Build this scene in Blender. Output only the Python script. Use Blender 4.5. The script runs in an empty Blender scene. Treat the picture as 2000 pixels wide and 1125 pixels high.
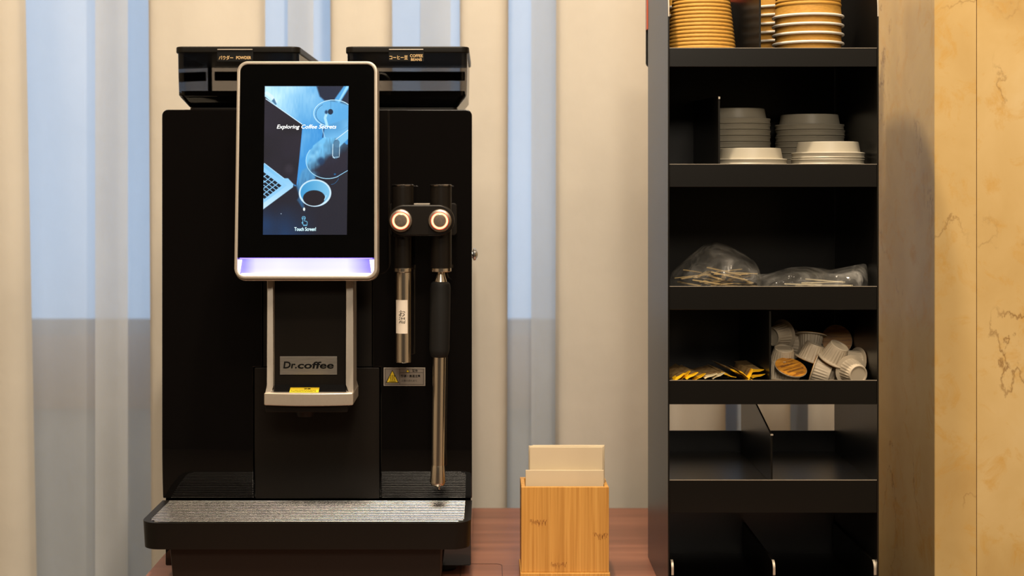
import bpy, bmesh, math, random
import numpy as np
from mathutils import Vector, Matrix, noise
R = math.radians
rnd = random.Random(7)
C = bpy.context.scene.collection

# ---------------------------------------------------------------- camera, world, lights, exposure
F = 2666.7                      # focal length in pixels of the 2000 px wide frame
VX, VY = 950.0, 360.0           # vanishing point of the lines running away from the camera
H = 0.462                       # lens height above the counter top (counter top is z = 0)

def P(px, py, Y):
    return Vector(((px - VX) * Y / F, Y, H - (py - VY) * Y / F))
def X_(px, Y): return (px - VX) * Y / F
def Z_(py, Y): return H - (py - VY) * Y / F

sc = bpy.context.scene
cam = bpy.data.cameras.new('camera')
cam.sensor_width = 36.0
cam.lens = 36.0 * F / 2000.0
cam.shift_x = (1000 - VX) / 2000.0
cam.shift_y = -(562.5 - VY) / 2000.0
cam.dof.use_dof = True
cam.dof.focus_distance = 1.53
cam.dof.aperture_fstop = 5.6
cam.clip_start = 0.05
co = bpy.data.objects.new('camera', cam); C.objects.link(co)
co.location = (0, 0, H); co.rotation_euler = (R(90), 0, 0)
sc.camera = co

sc.view_settings.view_transform = 'Standard'
sc.view_settings.look = 'None'
sc.view_settings.gamma = 1.0
sc.view_settings.use_curve_mapping = False
sc.view_settings.exposure = 0.0

world = bpy.data.worlds.new('daylight'); sc.world = world
world.use_nodes = True
bg = world.node_tree.nodes['Background']
bg.inputs[0].default_value = (0.44, 0.69, 1.0, 1); bg.inputs[1].default_value = 1.45

def area(name, loc, size, power, col, target=None, spread=180):
    l = bpy.data.lights.new(name, 'AREA'); l.shape = 'DISK'; l.size = size
    l.energy = power; l.color = col; l.spread = R(spread)
    o = bpy.data.objects.new(name, l); C.objects.link(o); o.location = loc
    if target is not None:
        d = Vector(target) - Vector(loc)
        o.rotation_euler = d.to_track_quat('-Z', 'Y').to_euler()
    return o
WARM = (1.0, 0.80, 0.56)
area('downlight_key', (-0.02, 1.20, 1.88), 0.07, 27, (1.0, 0.82, 0.60))
area('fill_left', (-0.80, 1.35, 1.88), 0.42, 12, (1.0, 0.76, 0.48))  # disc widened as added fill for the grate and the left curtain
area('downlight_right', (0.95, 0.75, 1.88), 0.14, 7, WARM)
area('downlight_rear', (0.2, 0.1, 1.88), 0.16, 14, WARM)
area('ceiling_fill', (0.0, 0.35, 1.87), 1.1, 23, (1.0, 0.85, 0.67))  # broad soft fill added to brighten the curtain, no actual fixture
area('ceiling_fill_far', (0.2, -1.6, 1.86), 1.0, 50, (1.0, 0.87, 0.70), target=(0.2, 0.2, -0.2))  # added fill from behind the camera, lifts the lower curtain

# ---------------------------------------------------------------- node materials
def newmat(name):
    m = bpy.data.materials.new(name); m.use_nodes = True
    nt = m.node_tree; b = nt.nodes['Principled BSDF']
    return m, nt, b
def N(nt, t, **kw):
    n = nt.nodes.new(t)
    for k, v in kw.items():
        setattr(n, k, v)
    return n
def setin(n, **kw):
    for k, v in kw.items():
        n.inputs[k.replace('_', ' ')].default_value = v
def coords(nt, scale=(1, 1, 1), kind='Object', rot=(0, 0, 0)):
    tc = N(nt, 'ShaderNodeTexCoord'); mp = N(nt, 'ShaderNodeMapping')
    mp.inputs['Scale'].default_value = scale; mp.inputs['Rotation'].default_value = rot
    nt.links.new(tc.outputs[kind], mp.inputs['Vector'])
    return mp.outputs['Vector']
def noise_tex(nt, vec, scale, detail=4, rough=0.5, dist=0.0):
    n = N(nt, 'ShaderNodeTexNoise'); setin(n, Scale=scale, Detail=detail, Roughness=rough, Distortion=dist)
    nt.links.new(vec, n.inputs['Vector']); return n
def ramp(nt, fac, stops):
    r = N(nt, 'ShaderNodeValToRGB'); e = r.color_ramp.elements
    while len(e) < len(stops): e.new(0.5)
    for el, (p, c) in zip(e, stops):
        el.position = p; el.color = (*c, 1) if len(c) == 3 else c
    nt.links.new(fac, r.inputs['Fac']); return r
def bump(nt, b, height, strength, dist):
    bp = N(nt, 'ShaderNodeBump'); setin(bp, Strength=strength, Distance=dist)
    nt.links.new(height, bp.inputs['Height']); nt.links.new(bp.outputs['Normal'], b.inputs['Normal'])

def simple(name, col, rough=0.5, metal=0.0, var=0.06, scale=60, bumpd=0.0, spec=0.5, coat=0.0, emit=None, es=0.0):
    m, nt, b = newmat(name)
    v = coords(nt)
    n = noise_tex(nt, v, scale, 3)
    c0 = tuple(max(0, x * (1 - var)) for x in col); c1 = tuple(min(1, x * (1 + var)) for x in col)
    r = ramp(nt, n.outputs['Fac'], [(0.3, c0), (0.7, c1)])
    nt.links.new(r.outputs['Color'], b.inputs['Base Color'])
    setin(b, Roughness=rough, Metallic=metal)
    b.inputs['Specular IOR Level'].default_value = spec
    b.inputs['Coat Weight'].default_value = coat
    if bumpd: bump(nt, b, n.outputs['Fac'], 0.5, bumpd)
    if emit:
        b.inputs['Emission Color'].default_value = (*emit, 1); b.inputs['Emission Strength'].default_value = es
    return m

M = {}
def gloss_black():
    m, nt, b = newmat('gloss_black_plastic')
    b.inputs['Base Color'].default_value = (0.0035, 0.003, 0.003, 1); setin(b, Roughness=0.02)
    b.inputs['Specular IOR Level'].default_value = 0.62
    v = coords(nt, (7, 7, 16)); n = noise_tex(nt, v, 1.0, 1)
    bump(nt, b, n.outputs['Fac'], 0.30, 0.0006)
    return m
M['gloss'] = gloss_black()
M['matte'] = simple('matte_black_plastic', (0.0085, 0.0065, 0.005), 0.38, spec=0.22, var=0.1, scale=900, bumpd=0.00003)
M['tray_black'] = simple('tray_black_plastic', (0.0065, 0.0055, 0.0042), 0.42, spec=0.2, var=0.08, scale=700, bumpd=0.00003)
M['drawer'] = simple('drawer_black_plastic', (0.012, 0.0075, 0.0045), 0.5, spec=0.3, var=0.08, scale=500)
M['glass_black'] = simple('display_black_glass', (0.002, 0.002, 0.002), 0.08, spec=0.22)
M['silver'] = simple('satin_silver_plastic', (0.52, 0.46, 0.39), 0.33, metal=0.5, var=0.03, scale=400)
M['steel_dark'] = simple('dark_chrome', (0.25, 0.22, 0.2), 0.25, metal=1)
def chrome():
    m, nt, b = newmat('polished_steel')
    v = coords(nt, (900, 900, 4)); n = noise_tex(nt, v, 1, 2)
    r = ramp(nt, n.outputs['Fac'], [(0.3, (0.60, 0.54, 0.46)), (0.7, (0.76, 0.69, 0.59))])
    nt.links.new(r.outputs['Color'], b.inputs['Base Color']); setin(b, Roughness=0.24, Metallic=1.0)
    return m
M['chrome'] = chrome()
M['grate'] = simple('grate_steel', (0.92, 0.91, 0.90), 0.27, metal=1, var=0.08, scale=90)
def brushed():
    m, nt, b = newmat('brushed_plate')
    v = coords(nt, (60, 60, 3000)); n = noise_tex(nt, v, 1, 3)
    r = ramp(nt, n.outputs['Fac'], [(0.3, (0.42, 0.39, 0.36)), (0.7, (0.62, 0.58, 0.53))])
    nt.links.new(r.outputs['Color'], b.inputs['Base Color']); setin(b, Roughness=0.35, Metallic=0.9)
    return m
M['brushed'] = brushed()
M['ink'] = simple('black_ink', (0.006, 0.006, 0.006), 0.7, spec=0.1)
M['gold_ink'] = simple('golden_print', (0.85, 0.58, 0.28), 0.5)
M['white_glow'] = simple('screen_white', (0.8, 0.9, 1), 0.5, emit=(0.8, 0.92, 1.0), es=1.0)
M['cyan_glow'] = simple('screen_pale_blue', (0.5, 0.8, 1), 0.5, emit=(0.45, 0.78, 1.0), es=0.9)
M['label_black'] = simple('label_black', (0.004, 0.004, 0.004), 0.6, spec=0.2)
M['sticker_white'] = simple('white_sticker', (0.78, 0.70, 0.6), 0.55)
M['sticker_grey'] = simple('grey_sticker', (0.23, 0.20, 0.17), 0.45, metal=0.2)
M['sticker_edge'] = simple('pale_sticker_edge', (0.45, 0.40, 0.34), 0.5)
M['yellow'] = simple('yellow_sticker', (0.85, 0.62, 0.02), 0.5)
M['button_metal'] = simple('turned_steel', (0.62, 0.50, 0.40), 0.3, metal=1, var=0.15, scale=300)
M['ring_light'] = simple('orange_ring_light', (1, 0.5, 0.3), 0.5, emit=(1.0, 0.56, 0.32), es=1.25)
M['ring_red'] = simple('red_ring_edge', (0.8, 0.05, 0.02), 0.5, emit=(1.0, 0.06, 0.03), es=0.8)
M['rubber'] = simple('grip_rubber', (0.0065, 0.0065, 0.0065), 0.6, spec=0.3, var=0.1, scale=800)
M['knob_metal'] = simple('knob_metal', (0.6, 0.62, 0.65), 0.2, metal=1)

def led():
    m, nt, b = newmat('led_strip_diffuser')
    tc = N(nt, 'ShaderNodeTexCoord'); sep = N(nt, 'ShaderNodeSeparateXYZ')
    nt.links.new(tc.outputs['Generated'], sep.inputs[0])
    r = ramp(nt, sep.outputs['X'], [(0.0, (0.13, 0.10, 1.0)), (0.05, (0.20, 0.18, 1.0)), (0.13, (0.47, 0.46, 1.0)), (0.3, (0.52, 0.52, 1.0)), (0.5, (0.47, 0.47, 1.0)),
                                    (0.8, (0.52, 0.52, 1.0)), (0.9, (0.30, 0.28, 1.0)), (0.96, (0.16, 0.13, 1.0)), (1.0, (0.12, 0.08, 1.0))])
    nt.links.new(r.outputs['Color'], b.inputs['Emission Color']); b.inputs['Emission Strength'].default_value = 1.65
    b.inputs['Base Color'].default_value = (0.1, 0.1, 0.12, 1)
    return m
M['led'] = led()
M['led_edge'] = simple('led_edge_white', (0.9, 0.9, 1), 0.4, emit=(0.62, 0.60, 1.0), es=1.8)
M['led_blue'] = simple('led_edge_blue', (0.2, 0.2, 1), 0.4, emit=(0.10, 0.06, 1.0), es=5.0)

def smoked(name, tint, gloss=0.9):
    m, nt, b = newmat(name)
    out = nt.nodes['Material Output']
    tr = N(nt, 'ShaderNodeBsdfTransparent'); tr.inputs[0].default_value = (*tint, 1)
    gl = N(nt, 'ShaderNodeBsdfGlossy'); gl.inputs['Color'].default_value = (gloss, gloss, gloss, 1); gl.inputs['Roughness'].default_value = 0.04
    fr = N(nt, 'ShaderNodeFresnel'); fr.inputs[0].default_value = 1.45
    mx = N(nt, 'ShaderNodeMixShader')
    nt.links.new(fr.outputs[0], mx.inputs[0]); nt.links.new(tr.outputs[0], mx.inputs[1]); nt.links.new(gl.outputs[0], mx.inputs[2])
    nt.links.new(mx.outputs[0], out.inputs[0]); nt.nodes.remove(b)
    return m
M['smoked'] = smoked('smoked_clear_plastic', (0.44, 0.43, 0.43), 0.6)
M['smoked_dark'] = smoked('dark_smoked_plastic', (0.10, 0.09, 0.085), 0.6)

def film():
    m, nt, b = newmat('clear_plastic_film')
    out = nt.nodes['Material Output']
    v = coords(nt, (1, 1, 1)); n = noise_tex(nt, v, 34, 3, 0.5, 0.8)
    tr = N(nt, 'ShaderNodeBsdfTransparent'); tr.inputs[0].default_value = (0.86, 0.86, 0.84, 1)
    b.inputs['Base Color'].default_value = (0.72, 0.70, 0.66, 1); setin(b, Roughness=0.10)
    b.inputs['Specular IOR Level'].default_value = 1.0
    bump(nt, b, n.outputs['Fac'], 1.0, 0.010)
    r = ramp(nt, n.outputs['Fac'], [(0.40, (0.045,) * 3), (0.60, (0.13,) * 3), (0.72, (0.34,) * 3)])
    mx = N(nt, 'ShaderNodeMixShader')
    nt.links.new(r.outputs['Color'], mx.inputs[0]); nt.links.new(tr.outputs[0], mx.inputs[1]); nt.links.new(b.outputs[0], mx.inputs[2])
    nt.links.new(mx.outputs[0], out.inputs[0])
    return m
M['film'] = film()

M['rack'] = simple('black_powder_coat', (0.0042, 0.0036, 0.0028), 0.31, var=0.12, scale=1200, bumpd=0.00001, spec=0.5)
M['rack_edge'] = simple('bare_metal_edge', (0.50, 0.44, 0.36), 0.4, metal=0.4)
M['white_plastic'] = simple('white_lid_plastic', (0.45, 0.41, 0.325), 0.42, var=0.02, scale=60)
M['cream_plastic'] = simple('creamer_cup_plastic', (0.52, 0.44, 0.33), 0.45, var=0.03)
M['rim_white'] = simple('white_cup_rim', (0.8, 0.76, 0.68), 0.5)
def kraft():
    m, nt, b = newmat('kraft_paper')
    v = coords(nt, (1, 1, 6)); n = noise_tex(nt, v, 160, 6, 0.7)
    r = ramp(nt, n.outputs['Fac'], [(0.3, (0.44, 0.21, 0.028)), (0.55, (0.56, 0.29, 0.045)), (0.8, (0.62, 0.34, 0.06))])
    nt.links.new(r.outputs['Color'], b.inputs['Base Color']); setin(b, Roughness=0.7)
    return m
M['kraft'] = kraft()
def foil():
    m, nt, b = newmat('wood_print_foil')
    v = coords(nt, (40, 400, 40)); n = noise_tex(nt, v, 1.0, 4, 0.6, 0.5)
    r = ramp(nt, n.outputs['Fac'], [(0.35, (0.20, 0.07, 0.008)), (0.5, (0.38, 0.16, 0.014)), (0.65, (0.50, 0.235, 0.028))])
    nt.links.new(r.outputs['Color'], b.inputs['Base Color']); setin(b, Roughness=0.4)
    return m
M['foil'] = foil()
M['brown_ink'] = simple('brown_print', (0.10, 0.035, 0.01), 0.6)
M['sachet_yellow'] = simple('sachet_yellow_end', (0.90, 0.50, 0.01), 0.45)
M['sachet_pale'] = simple('sachet_pale_end', (0.66, 0.56, 0.34), 0.45)
def sachet_body():
    m, nt, b = newmat('sachet_striped_wrapper')
    v = coords(nt, (1, 1, 1)); n = noise_tex(nt, v, 90, 3)
    r = ramp(nt, n.outputs['Fac'], [(0.35, (0.10, 0.045, 0.012)), (0.5, (0.26, 0.18, 0.08)), (0.7, (0.18, 0.07, 0.03))])
    nt.links.new(r.outputs['Color'], b.inputs['Base Color']); setin(b, Roughness=0.4)
    return m
M['sachet'] = sachet_body()
M['stir_wood'] = simple('stirrer_wood', (0.72, 0.52, 0.24), 0.5, var=0.15, scale=40)
M['stir_pale'] = simple('stirrer_pale', (0.76, 0.66, 0.46), 0.5, var=0.1, scale=40)
M['paper'] = simple('napkin_paper', (0.66, 0.55, 0.38), 0.65, var=0.015, scale=30)

def bamboo():
    m, nt, b = newmat('bamboo_wood')
    v = coords(nt, (520, 520, 7)); n = noise_tex(nt, v, 1.0, 4, 0.55)
    r = ramp(nt, n.outputs['Fac'], [(0.3, (0.50, 0.235, 0.045)), (0.5, (0.64, 0.33, 0.075)), (0.7, (0.72, 0.40, 0.105))])
    v2 = coords(nt, (75, 75, 0.6)); n2 = noise_tex(nt, v2, 1.0, 1)
    r2 = ramp(nt, n2.outputs['Fac'], [(0.42, (0.90, 0.88, 0.84)), (0.58, (1, 1, 1))])
    mx = N(nt, 'ShaderNodeMix', data_type='RGBA', blend_type='MULTIPLY'); mx.inputs[0].default_value = 1
    nt.links.new(r.outputs['Color'], mx.inputs[6]); nt.links.new(r2.outputs['Color'], mx.inputs[7])
    nt.links.new(mx.outputs[2], b.inputs['Base Color']); setin(b, Roughness=0.45)
    return m
M['bamboo'] = bamboo()
M['bamboo_node'] = simple('bamboo_node_mark', (0.36, 0.15, 0.03), 0.5, var=0.3, scale=700)

def counter_wood():
    m, nt, b = newmat('red_brown_counter_wood')
    v = coords(nt, (2.2, 30, 30)); n = noise_tex(nt, v, 1.0, 6, 0.6, 0.3)
    r = ramp(nt, n.outputs['Fac'], [(0.3, (0.16, 0.060, 0.036)), (0.5, (0.24, 0.092, 0.056)), (0.72, (0.33, 0.135, 0.080))])
    nt.links.new(r.outputs['Color'], b.inputs['Base Color']); setin(b, Roughness=0.36)
    b.inputs['Specular IOR Level'].default_value = 0.75
    return m
M['counter'] = counter_wood()

def marble():
    m, nt, b = newmat('cream_marble')
    v = coords(nt, (1, 1, 1))
    big = noise_tex(nt, v, 6.0, 5, 0.55, 0.4)
    r = ramp(nt, big.outputs['Fac'], [(0.3, (0.57, 0.37, 0.14)), (0.5, (0.65, 0.45, 0.19)), (0.65, (0.70, 0.50, 0.23)), (0.8, (0.73, 0.56, 0.30))])
    # thin crooked veins: iso-lines of a distorted noise, broken up by a second noise
    vm = coords(nt, (1.0, 1.0, 0.62), rot=(0, R(-38), 0)); vn = noise_tex(nt, vm, 5.2, 9, 0.58, 0.15)
    d = N(nt, 'ShaderNodeMath', operation='SUBTRACT'); d.inputs[1].default_value = 0.5
    nt.links.new(vn.outputs['Fac'], d.inputs[0])
    a = N(nt, 'ShaderNodeMath', operation='ABSOLUTE'); nt.links.new(d.outputs[0], a.inputs[0])
    vr = ramp(nt, a.outputs[0], [(0.0, (0.8, 0.8, 0.8)), (0.003, (0.4, 0.4, 0.4)), (0.008, (0, 0, 0))])
    msk = noise_tex(nt, v, 7.0, 3)
    mr = ramp(nt, msk.outputs['Fac'], [(0.47, (0, 0, 0)), (0.60, (0.9, 0.9, 0.9))])
    mu = N(nt, 'ShaderNodeMath', operation='MULTIPLY')
    nt.links.new(vr.outputs['Color'], mu.inputs[0]); nt.links.new(mr.outputs['Color'], mu.inputs[1])
    # soft ochre clouds
    cl = noise_tex(nt, v, 22.0, 5, 0.7, 0.6)
    cr = ramp(nt, cl.outputs['Fac'], [(0.53, (0, 0, 0)), (0.70, (0.7, 0.7, 0.7))])
    m1 = N(nt, 'ShaderNodeMix', data_type='RGBA'); nt.links.new(cr.outputs['Color'], m1.inputs[0])
    nt.links.new(r.outputs['Color'], m1.inputs[6]); m1.inputs[7].default_value = (0.62, 0.34, 0.07, 1)
    m2 = N(nt, 'ShaderNodeMix', data_type='RGBA'); nt.links.new(mu.outputs[0], m2.inputs[0])
    nt.links.new(m1.outputs[2], m2.inputs[6]); m2.inputs[7].default_value = (0.20, 0.085, 0.02, 1)
    nt.links.new(m2.outputs[2], b.inputs['Base Color']); setin(b, Roughness=0.24); b.inputs['Specular IOR Level'].default_value = 0.35
    return m
M['marble'] = marble()
M['joint'] = simple('marble_joint', (0.12, 0.07, 0.03), 0.7)

def cloth(name, col, transp, transl):
    m, nt, b = newmat(name)
    out = nt.nodes['Material Output']
    v = coords(nt, (1, 1, 0.6)); n = noise_tex(nt, v, 7, 5, 0.6)
    c0 = tuple(x * 0.93 for x in col)
    r = ramp(nt, n.outputs['Fac'], [(0.35, c0), (0.65, col)])
    df = N(nt, 'ShaderNodeBsdfDiffuse'); tl = N(nt, 'ShaderNodeBsdfTranslucent'); tp = N(nt, 'ShaderNodeBsdfTransparent')
    bp = N(nt, 'ShaderNodeBump'); setin(bp, Strength=0.35, Distance=0.01); nt.links.new(n.outputs['Fac'], bp.inputs['Height'])
    nt.links.new(bp.outputs['Normal'], df.inputs['Normal'])
    nt.links.new(r.outputs['Color'], df.inputs['Color']); nt.links.new(r.outputs['Color'], tl.inputs['Color'])
    a = N(nt, 'ShaderNodeMixShader'); a.inputs[0].default_value = transl
    nt.links.new(df.outputs[0], a.inputs[1]); nt.links.new(tl.outputs[0], a.inputs[2])
    c = N(nt, 'ShaderNodeMixShader'); c.inputs[0].default_value = transp
    nt.links.new(a.outputs[0], c.inputs[1]); nt.links.new(tp.outputs[0], c.inputs[2])
    nt.links.new(c.outputs[0], out.inputs[0]); nt.nodes.remove(b)
    return m
M['sheer'] = cloth('sheer_white_voile', (0.70, 0.735, 0.78), 0.26, 0.34)
M['pleat'] = cloth('cream_curtain_cloth', (0.80, 0.755, 0.68), 0.0, 0.30)

M['wall'] = simple('beige_plaster', (0.42, 0.36, 0.28), 0.8, scale=8)
M['wall_window'] = simple('blue_grey_paint', (0.66, 0.76, 0.86), 0.8, scale=8)
M['wall_dark'] = simple('dark_brown_wall', (0.03, 0.024, 0.017), 0.9, scale=4)
M['ceiling'] = simple('ceiling_paint', (0.30, 0.26, 0.21), 0.9, scale=5)
M['floor'] = simple('brown_carpet', (0.07, 0.05, 0.035), 0.95, var=0.2, scale=120)
M['sill'] = simple('window_sill_wood', (0.42, 0.24, 0.12), 0.5, scale=12)
M['frame_grey'] = simple('window_frame_grey', (0.35, 0.37, 0.4), 0.4)
M['pane'] = smoked('window_glass', (0.95, 0.97, 1.0), 0.9)
M['sign_orange'] = simple('orange_board', (0.60, 0.09, 0.02), 0.4)
M['cabinet'] = simple('dark_red_brown_panel', (0.07, 0.028, 0.016), 0.4, scale=14)

# ---------------------------------------------------------------- mesh helpers
def rootloc(o):
    v = Vector((0, 0, 0))
    while o is not None:
        v = v + o.location; o = o.parent
    return v
def link_obj(name, bm, mat, parent=None, smooth=True, label=None, local=False, mats=None):
    """one mesh object; bm is in world coordinates unless local"""
    if parent is None and not local:
        xs = [v.co for v in bm.verts]
        c = Vector(((min(v.x for v in xs) + max(v.x for v in xs)) / 2, (min(v.y for v in xs) + max(v.y for v in xs)) / 2, min(v.z for v in xs)))
        off = c
    elif local: off = Vector((0, 0, 0))
    else: off = rootloc(parent)
    if off.length > 0: bmesh.ops.translate(bm, verts=bm.verts, vec=-off)
    bmesh.ops.recalc_face_normals(bm, faces=bm.faces)
    me = bpy.data.meshes.new(name); bm.to_mesh(me); bm.free()
    for x in (mats or [mat]): me.materials.append(x)
    if smooth:
        me.polygons.foreach_set('use_smooth', [True] * len(me.polygons))
        me.set_sharp_from_angle(angle=R(32))
    o = bpy.data.objects.new(name, me); C.objects.link(o)
    if smooth and len(me.polygons) < 20000:
        wn = o.modifiers.new('weighted normals', 'WEIGHTED_NORMAL'); wn.keep_sharp = True; wn.weight = 80
    if parent is None:
        if not local: o.location = off
    else: o.parent = parent
    if label: o['label'] = label
    return o
def empty(name, loc, label=None, cat=None, group=None):
    o = bpy.data.objects.new(name, None); C.objects.link(o); o.location = loc
    o.empty_display_size = 0.02
    tag(o, label, cat, group); return o
def tag(o, label=None, cat=None, group=None, kind=None):
    if label: o['label'] = label
    if cat: o['category'] = cat
    if group: o['group'] = group
    if kind: o['kind'] = kind
    return o
def copy_tree(o, parent=None):
    c = o.copy(); C.objects.link(c); c.parent = parent
    for ch in list(o.children): copy_tree(ch, c)
    return c

def bevel(bm, w, seg=2, geom=None, angle=30):
    es = [e for e in bm.edges if len(e.link_faces) == 2 and e.calc_face_angle(0) > R(angle)] if geom is None else geom
    if es: bmesh.ops.bevel(bm, geom=es, offset=w, segments=seg, affect='EDGES', profile=0.5, clamp_overlap=True)
def merge(dst, src):
    me = bpy.data.meshes.new('t'); src.to_mesh(me); src.free(); dst.from_mesh(me); bpy.data.meshes.remove(me)
def box(x0, x1, y0, y1, z0, z1, bv=0.0, seg=2, bm=None):
    b = bmesh.new()
    vs = [b.verts.new((x, y, z)) for x in (x0, x1) for y in (y0, y1) for z in (z0, z1)]
    for f in ((0, 1, 3, 2), (4, 6, 7, 5), (0, 4, 5, 1), (2, 3, 7, 6), (0, 2, 6, 4), (1, 5, 7, 3)):
        b.faces.new([vs[i] for i in f])
    bmesh.ops.recalc_face_normals(b, faces=b.faces)
    if bv: bevel(b, bv, seg)
    if bm is not None: merge(bm, b); return bm
    return b
def rrect(x0, x1, z0, z1, r, n=6, corners=(1, 1, 1, 1)):
    """2-D rounded rectangle, counter-clockwise; corners = lower-left, lower-right, upper-right, upper-left"""
    if not isinstance(r, (tuple, list)): r = [r * c for c in corners]
    pts = []
    for (cx, cz, a0, rr) in ((x0 + r[0], z0 + r[0], 180, r[0]), (x1 - r[1], z0 + r[1], 270, r[1]), (x1 - r[2], z1 - r[2], 0, r[2]), (x0 + r[3], z1 - r[3], 90, r[3])):
        if rr <= 0: pts.append((cx, cz)); continue
        for i in range(n + 1):
            a = R(a0 + 90 * i / n); pts.append((cx + rr * math.cos(a), cz + rr * math.sin(a)))
    return pts
def loft(front, back, bv=0.0, seg=2, bm=None, cap=True):
    """closed solid between two equal point loops"""
    b = bmesh.new()
    f = [b.verts.new(p) for p in front]; k = [b.verts.new(p) for p in back]; n = len(f)
    if cap: b.faces.new(f); b.faces.new(list(reversed(k)))
    for i in range(n):
        b.faces.new([f[i], k[i], k[(i + 1) % n], f[(i + 1) % n]])
    bmesh.ops.recalc_face_normals(b, faces=b.faces)
    if bv: bevel(b, bv, seg, angle=50)
    if bm is not None: merge(bm, b); return bm
    return b
def ring_loft(of, inf, ob, ib, bv=0.0, bm=None):
    """closed frame: outer/inner loops on the front and on the back"""
    b = bmesh.new(); n = len(of)
    A = [b.verts.new(p) for p in of]; B = [b.verts.new(p) for p in inf]
    D = [b.verts.new(p) for p in ob]; E = [b.verts.new(p) for p in ib]
    for i in range(n):
        j = (i + 1) % n
        b.faces.new([A[i], A[j], B[j], B[i]]); b.faces.new([D[i], E[i], E[j], D[j]])
        b.faces.new([A[i], D[i], D[j], A[j]]); b.faces.new([B[i], B[j], E[j], E[i]])
    bmesh.ops.recalc_face_normals(b, faces=b.faces)
    if bv: bevel(b, bv, 2, angle=50)
    if bm is not None: merge(bm, b); return bm
    return b
def xz(pts, y): return [(x, y, z) for x, z in pts]
def xy(pts, z): return [(x, y, z) for x, y in pts]
def yz(pts, x): return [(x, y, z) for y, z in pts]
def lathe(prof, seg=32, mat=None, bm=None, cen=(0, 0, 0), ribs=None):
    """prof: (r, z) list; closed at r = 0. ribs(r,z,a)->r"""
    b = bmesh.new(); rows = []
    for r, z in prof:
        if r <= 1e-6: rows.append([b.verts.new((0, 0, z))])
        else:
            row = []
            for i in range(seg):
                a = 2 * math.pi * i / seg
                rr = ribs(r, z, a) if ribs else r
                row.append(b.verts.new((rr * math.cos(a), rr * math.sin(a), z)))
            rows.append(row)
    for p, q in zip(rows[:-1], rows[1:]):
        for i in range(seg):
            j = (i + 1) % seg
            if len(p) == 1 and len(q) == 1: continue
            if len(p) == 1: b.faces.new([p[0], q[j], q[i]])
            elif len(q) == 1: b.faces.new([p[i], p[j], q[0]])
            else: b.faces.new([p[i], p[j], q[j], q[i]])
    bmesh.ops.recalc_face_normals(b, faces=b.faces)
    if mat is not None: bmesh.ops.transform(b, matrix=mat, verts=b.verts)
    bmesh.ops.translate(b, verts=b.verts, vec=Vector(cen))
    if bm is not None: merge(bm, b); return bm
    return b
def rod_x(x0, x1, y, z, r, seg=8, bm=None):
    m = Matrix.Rotation(R(90), 4, 'Y')
    return lathe([(0, x0), (r, x0), (r, x1), (0, x1)], seg, m, bm, (0, y, z))
FACE = Matrix.Rotation(R(90), 4, 'X')      # lathe z axis -> world -Y (towards the camera)

class Plane:
    """a real plane in the scene, leaning by k metres of depth per metre of height"""
    def __init__(s, Y0, z0=0.0, k=0.0): s.Y0, s.z0, s.k = Y0, z0, k
    def depth(s, py): c = (py - VY) / F; return (s.Y0 + s.k * (H - s.z0)) / (1 + s.k * c)
    def pt(s, px, py, off=0.0):          # off > 0 : towards the viewer
        v = P(px, py, s.depth(py)); n = Vector((0, -1, s.k)).normalized()
        return v + n * off
    def loop(s, pts, off=0.0): return [s.pt(x, y, off) for x, y in pts]
def slab(pl, pts, front, back, bv=0.0, seg=2, bm=None): return loft(pl.loop(pts, front), pl.loop(pts, back), bv, seg, bm)
def pxr(x0, x1, y0, y1, r=0, n=6, corners=(1, 1, 1, 1)):
    """rounded rectangle in pixel numbers; corners = top-left, top-right, bottom-right, bottom-left"""
    return rrect(x0, x1, y0, y1, r, n, corners)

_tc = {}
def text_polys(s, bold=0.0, shear=0.0):
    key = (s, bold, shear)
    if key in _tc: return _tc[key]
    cu = bpy.data.curves.new('t', 'FONT'); cu.body = s; cu.offset = bold; cu.shear = shear; cu.resolution_u = 3; cu.fill_mode = 'FRONT'
    o = bpy.data.objects.new('t', cu); C.objects.link(o)
    dg = bpy.context.evaluated_depsgraph_get()
    me = bpy.data.meshes.new_from_object(o.evaluated_get(dg), depsgraph=dg)
    vs = [tuple(v.co[:2]) for v in me.vertices]; fs = [tuple(p.vertices) for p in me.polygons]
    bpy.data.objects.remove(o); bpy.data.curves.remove(cu); bpy.data.meshes.remove(me)
    x0 = min(v[0] for v in vs); x1 = max(v[0] for v in vs); y0 = min(v[1] for v in vs); y1 = max(v[1] for v in vs)
    vs = [((x - x0) / (x1 - x0), (y - y0) / max(1e-6, y1 - y0)) for x, y in vs]
    _tc[key] = (vs, fs); return _tc[key]
def text_bm(s, bx, pl, off, bold=0.0, shear=0.0, bm=None):
    """letters fitted to the pixel box (x0, x1, ytop, ybottom) lying on plane pl"""
    vs, fs = text_polys(s, bold, shear); x0, x1, y0, y1 = bx
    b = bm if bm is not None else bmesh.new()
    V = [b.verts.new(pl.pt(x0 + u * (x1 - x0), y1 + w * (y0 - y1), off)) for u, w in vs]
    for f in fs:
        try: b.faces.new([V[i] for i in f])
        except ValueError: pass
    return b
def poly_bm(pts, pl, off, bm=None):
    b = bm if bm is not None else bmesh.new()
    b.faces.new([b.verts.new(p) for p in pl.loop(pts, off)]); return b
def box_line(pl, x0, x1, y0, y1, w, off, bm):
    for q in ((x0, x1, y0, y0 + w), (x0, x1, y1 - w, y1), (x0, x0 + w, y0 + w, y1 - w), (x1 - w, x1, y0 + w, y1 - w)):
        poly_bm([(q[0], q[2]), (q[1], q[2]), (q[1], q[3]), (q[0], q[3])], pl, off, bm)

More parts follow.
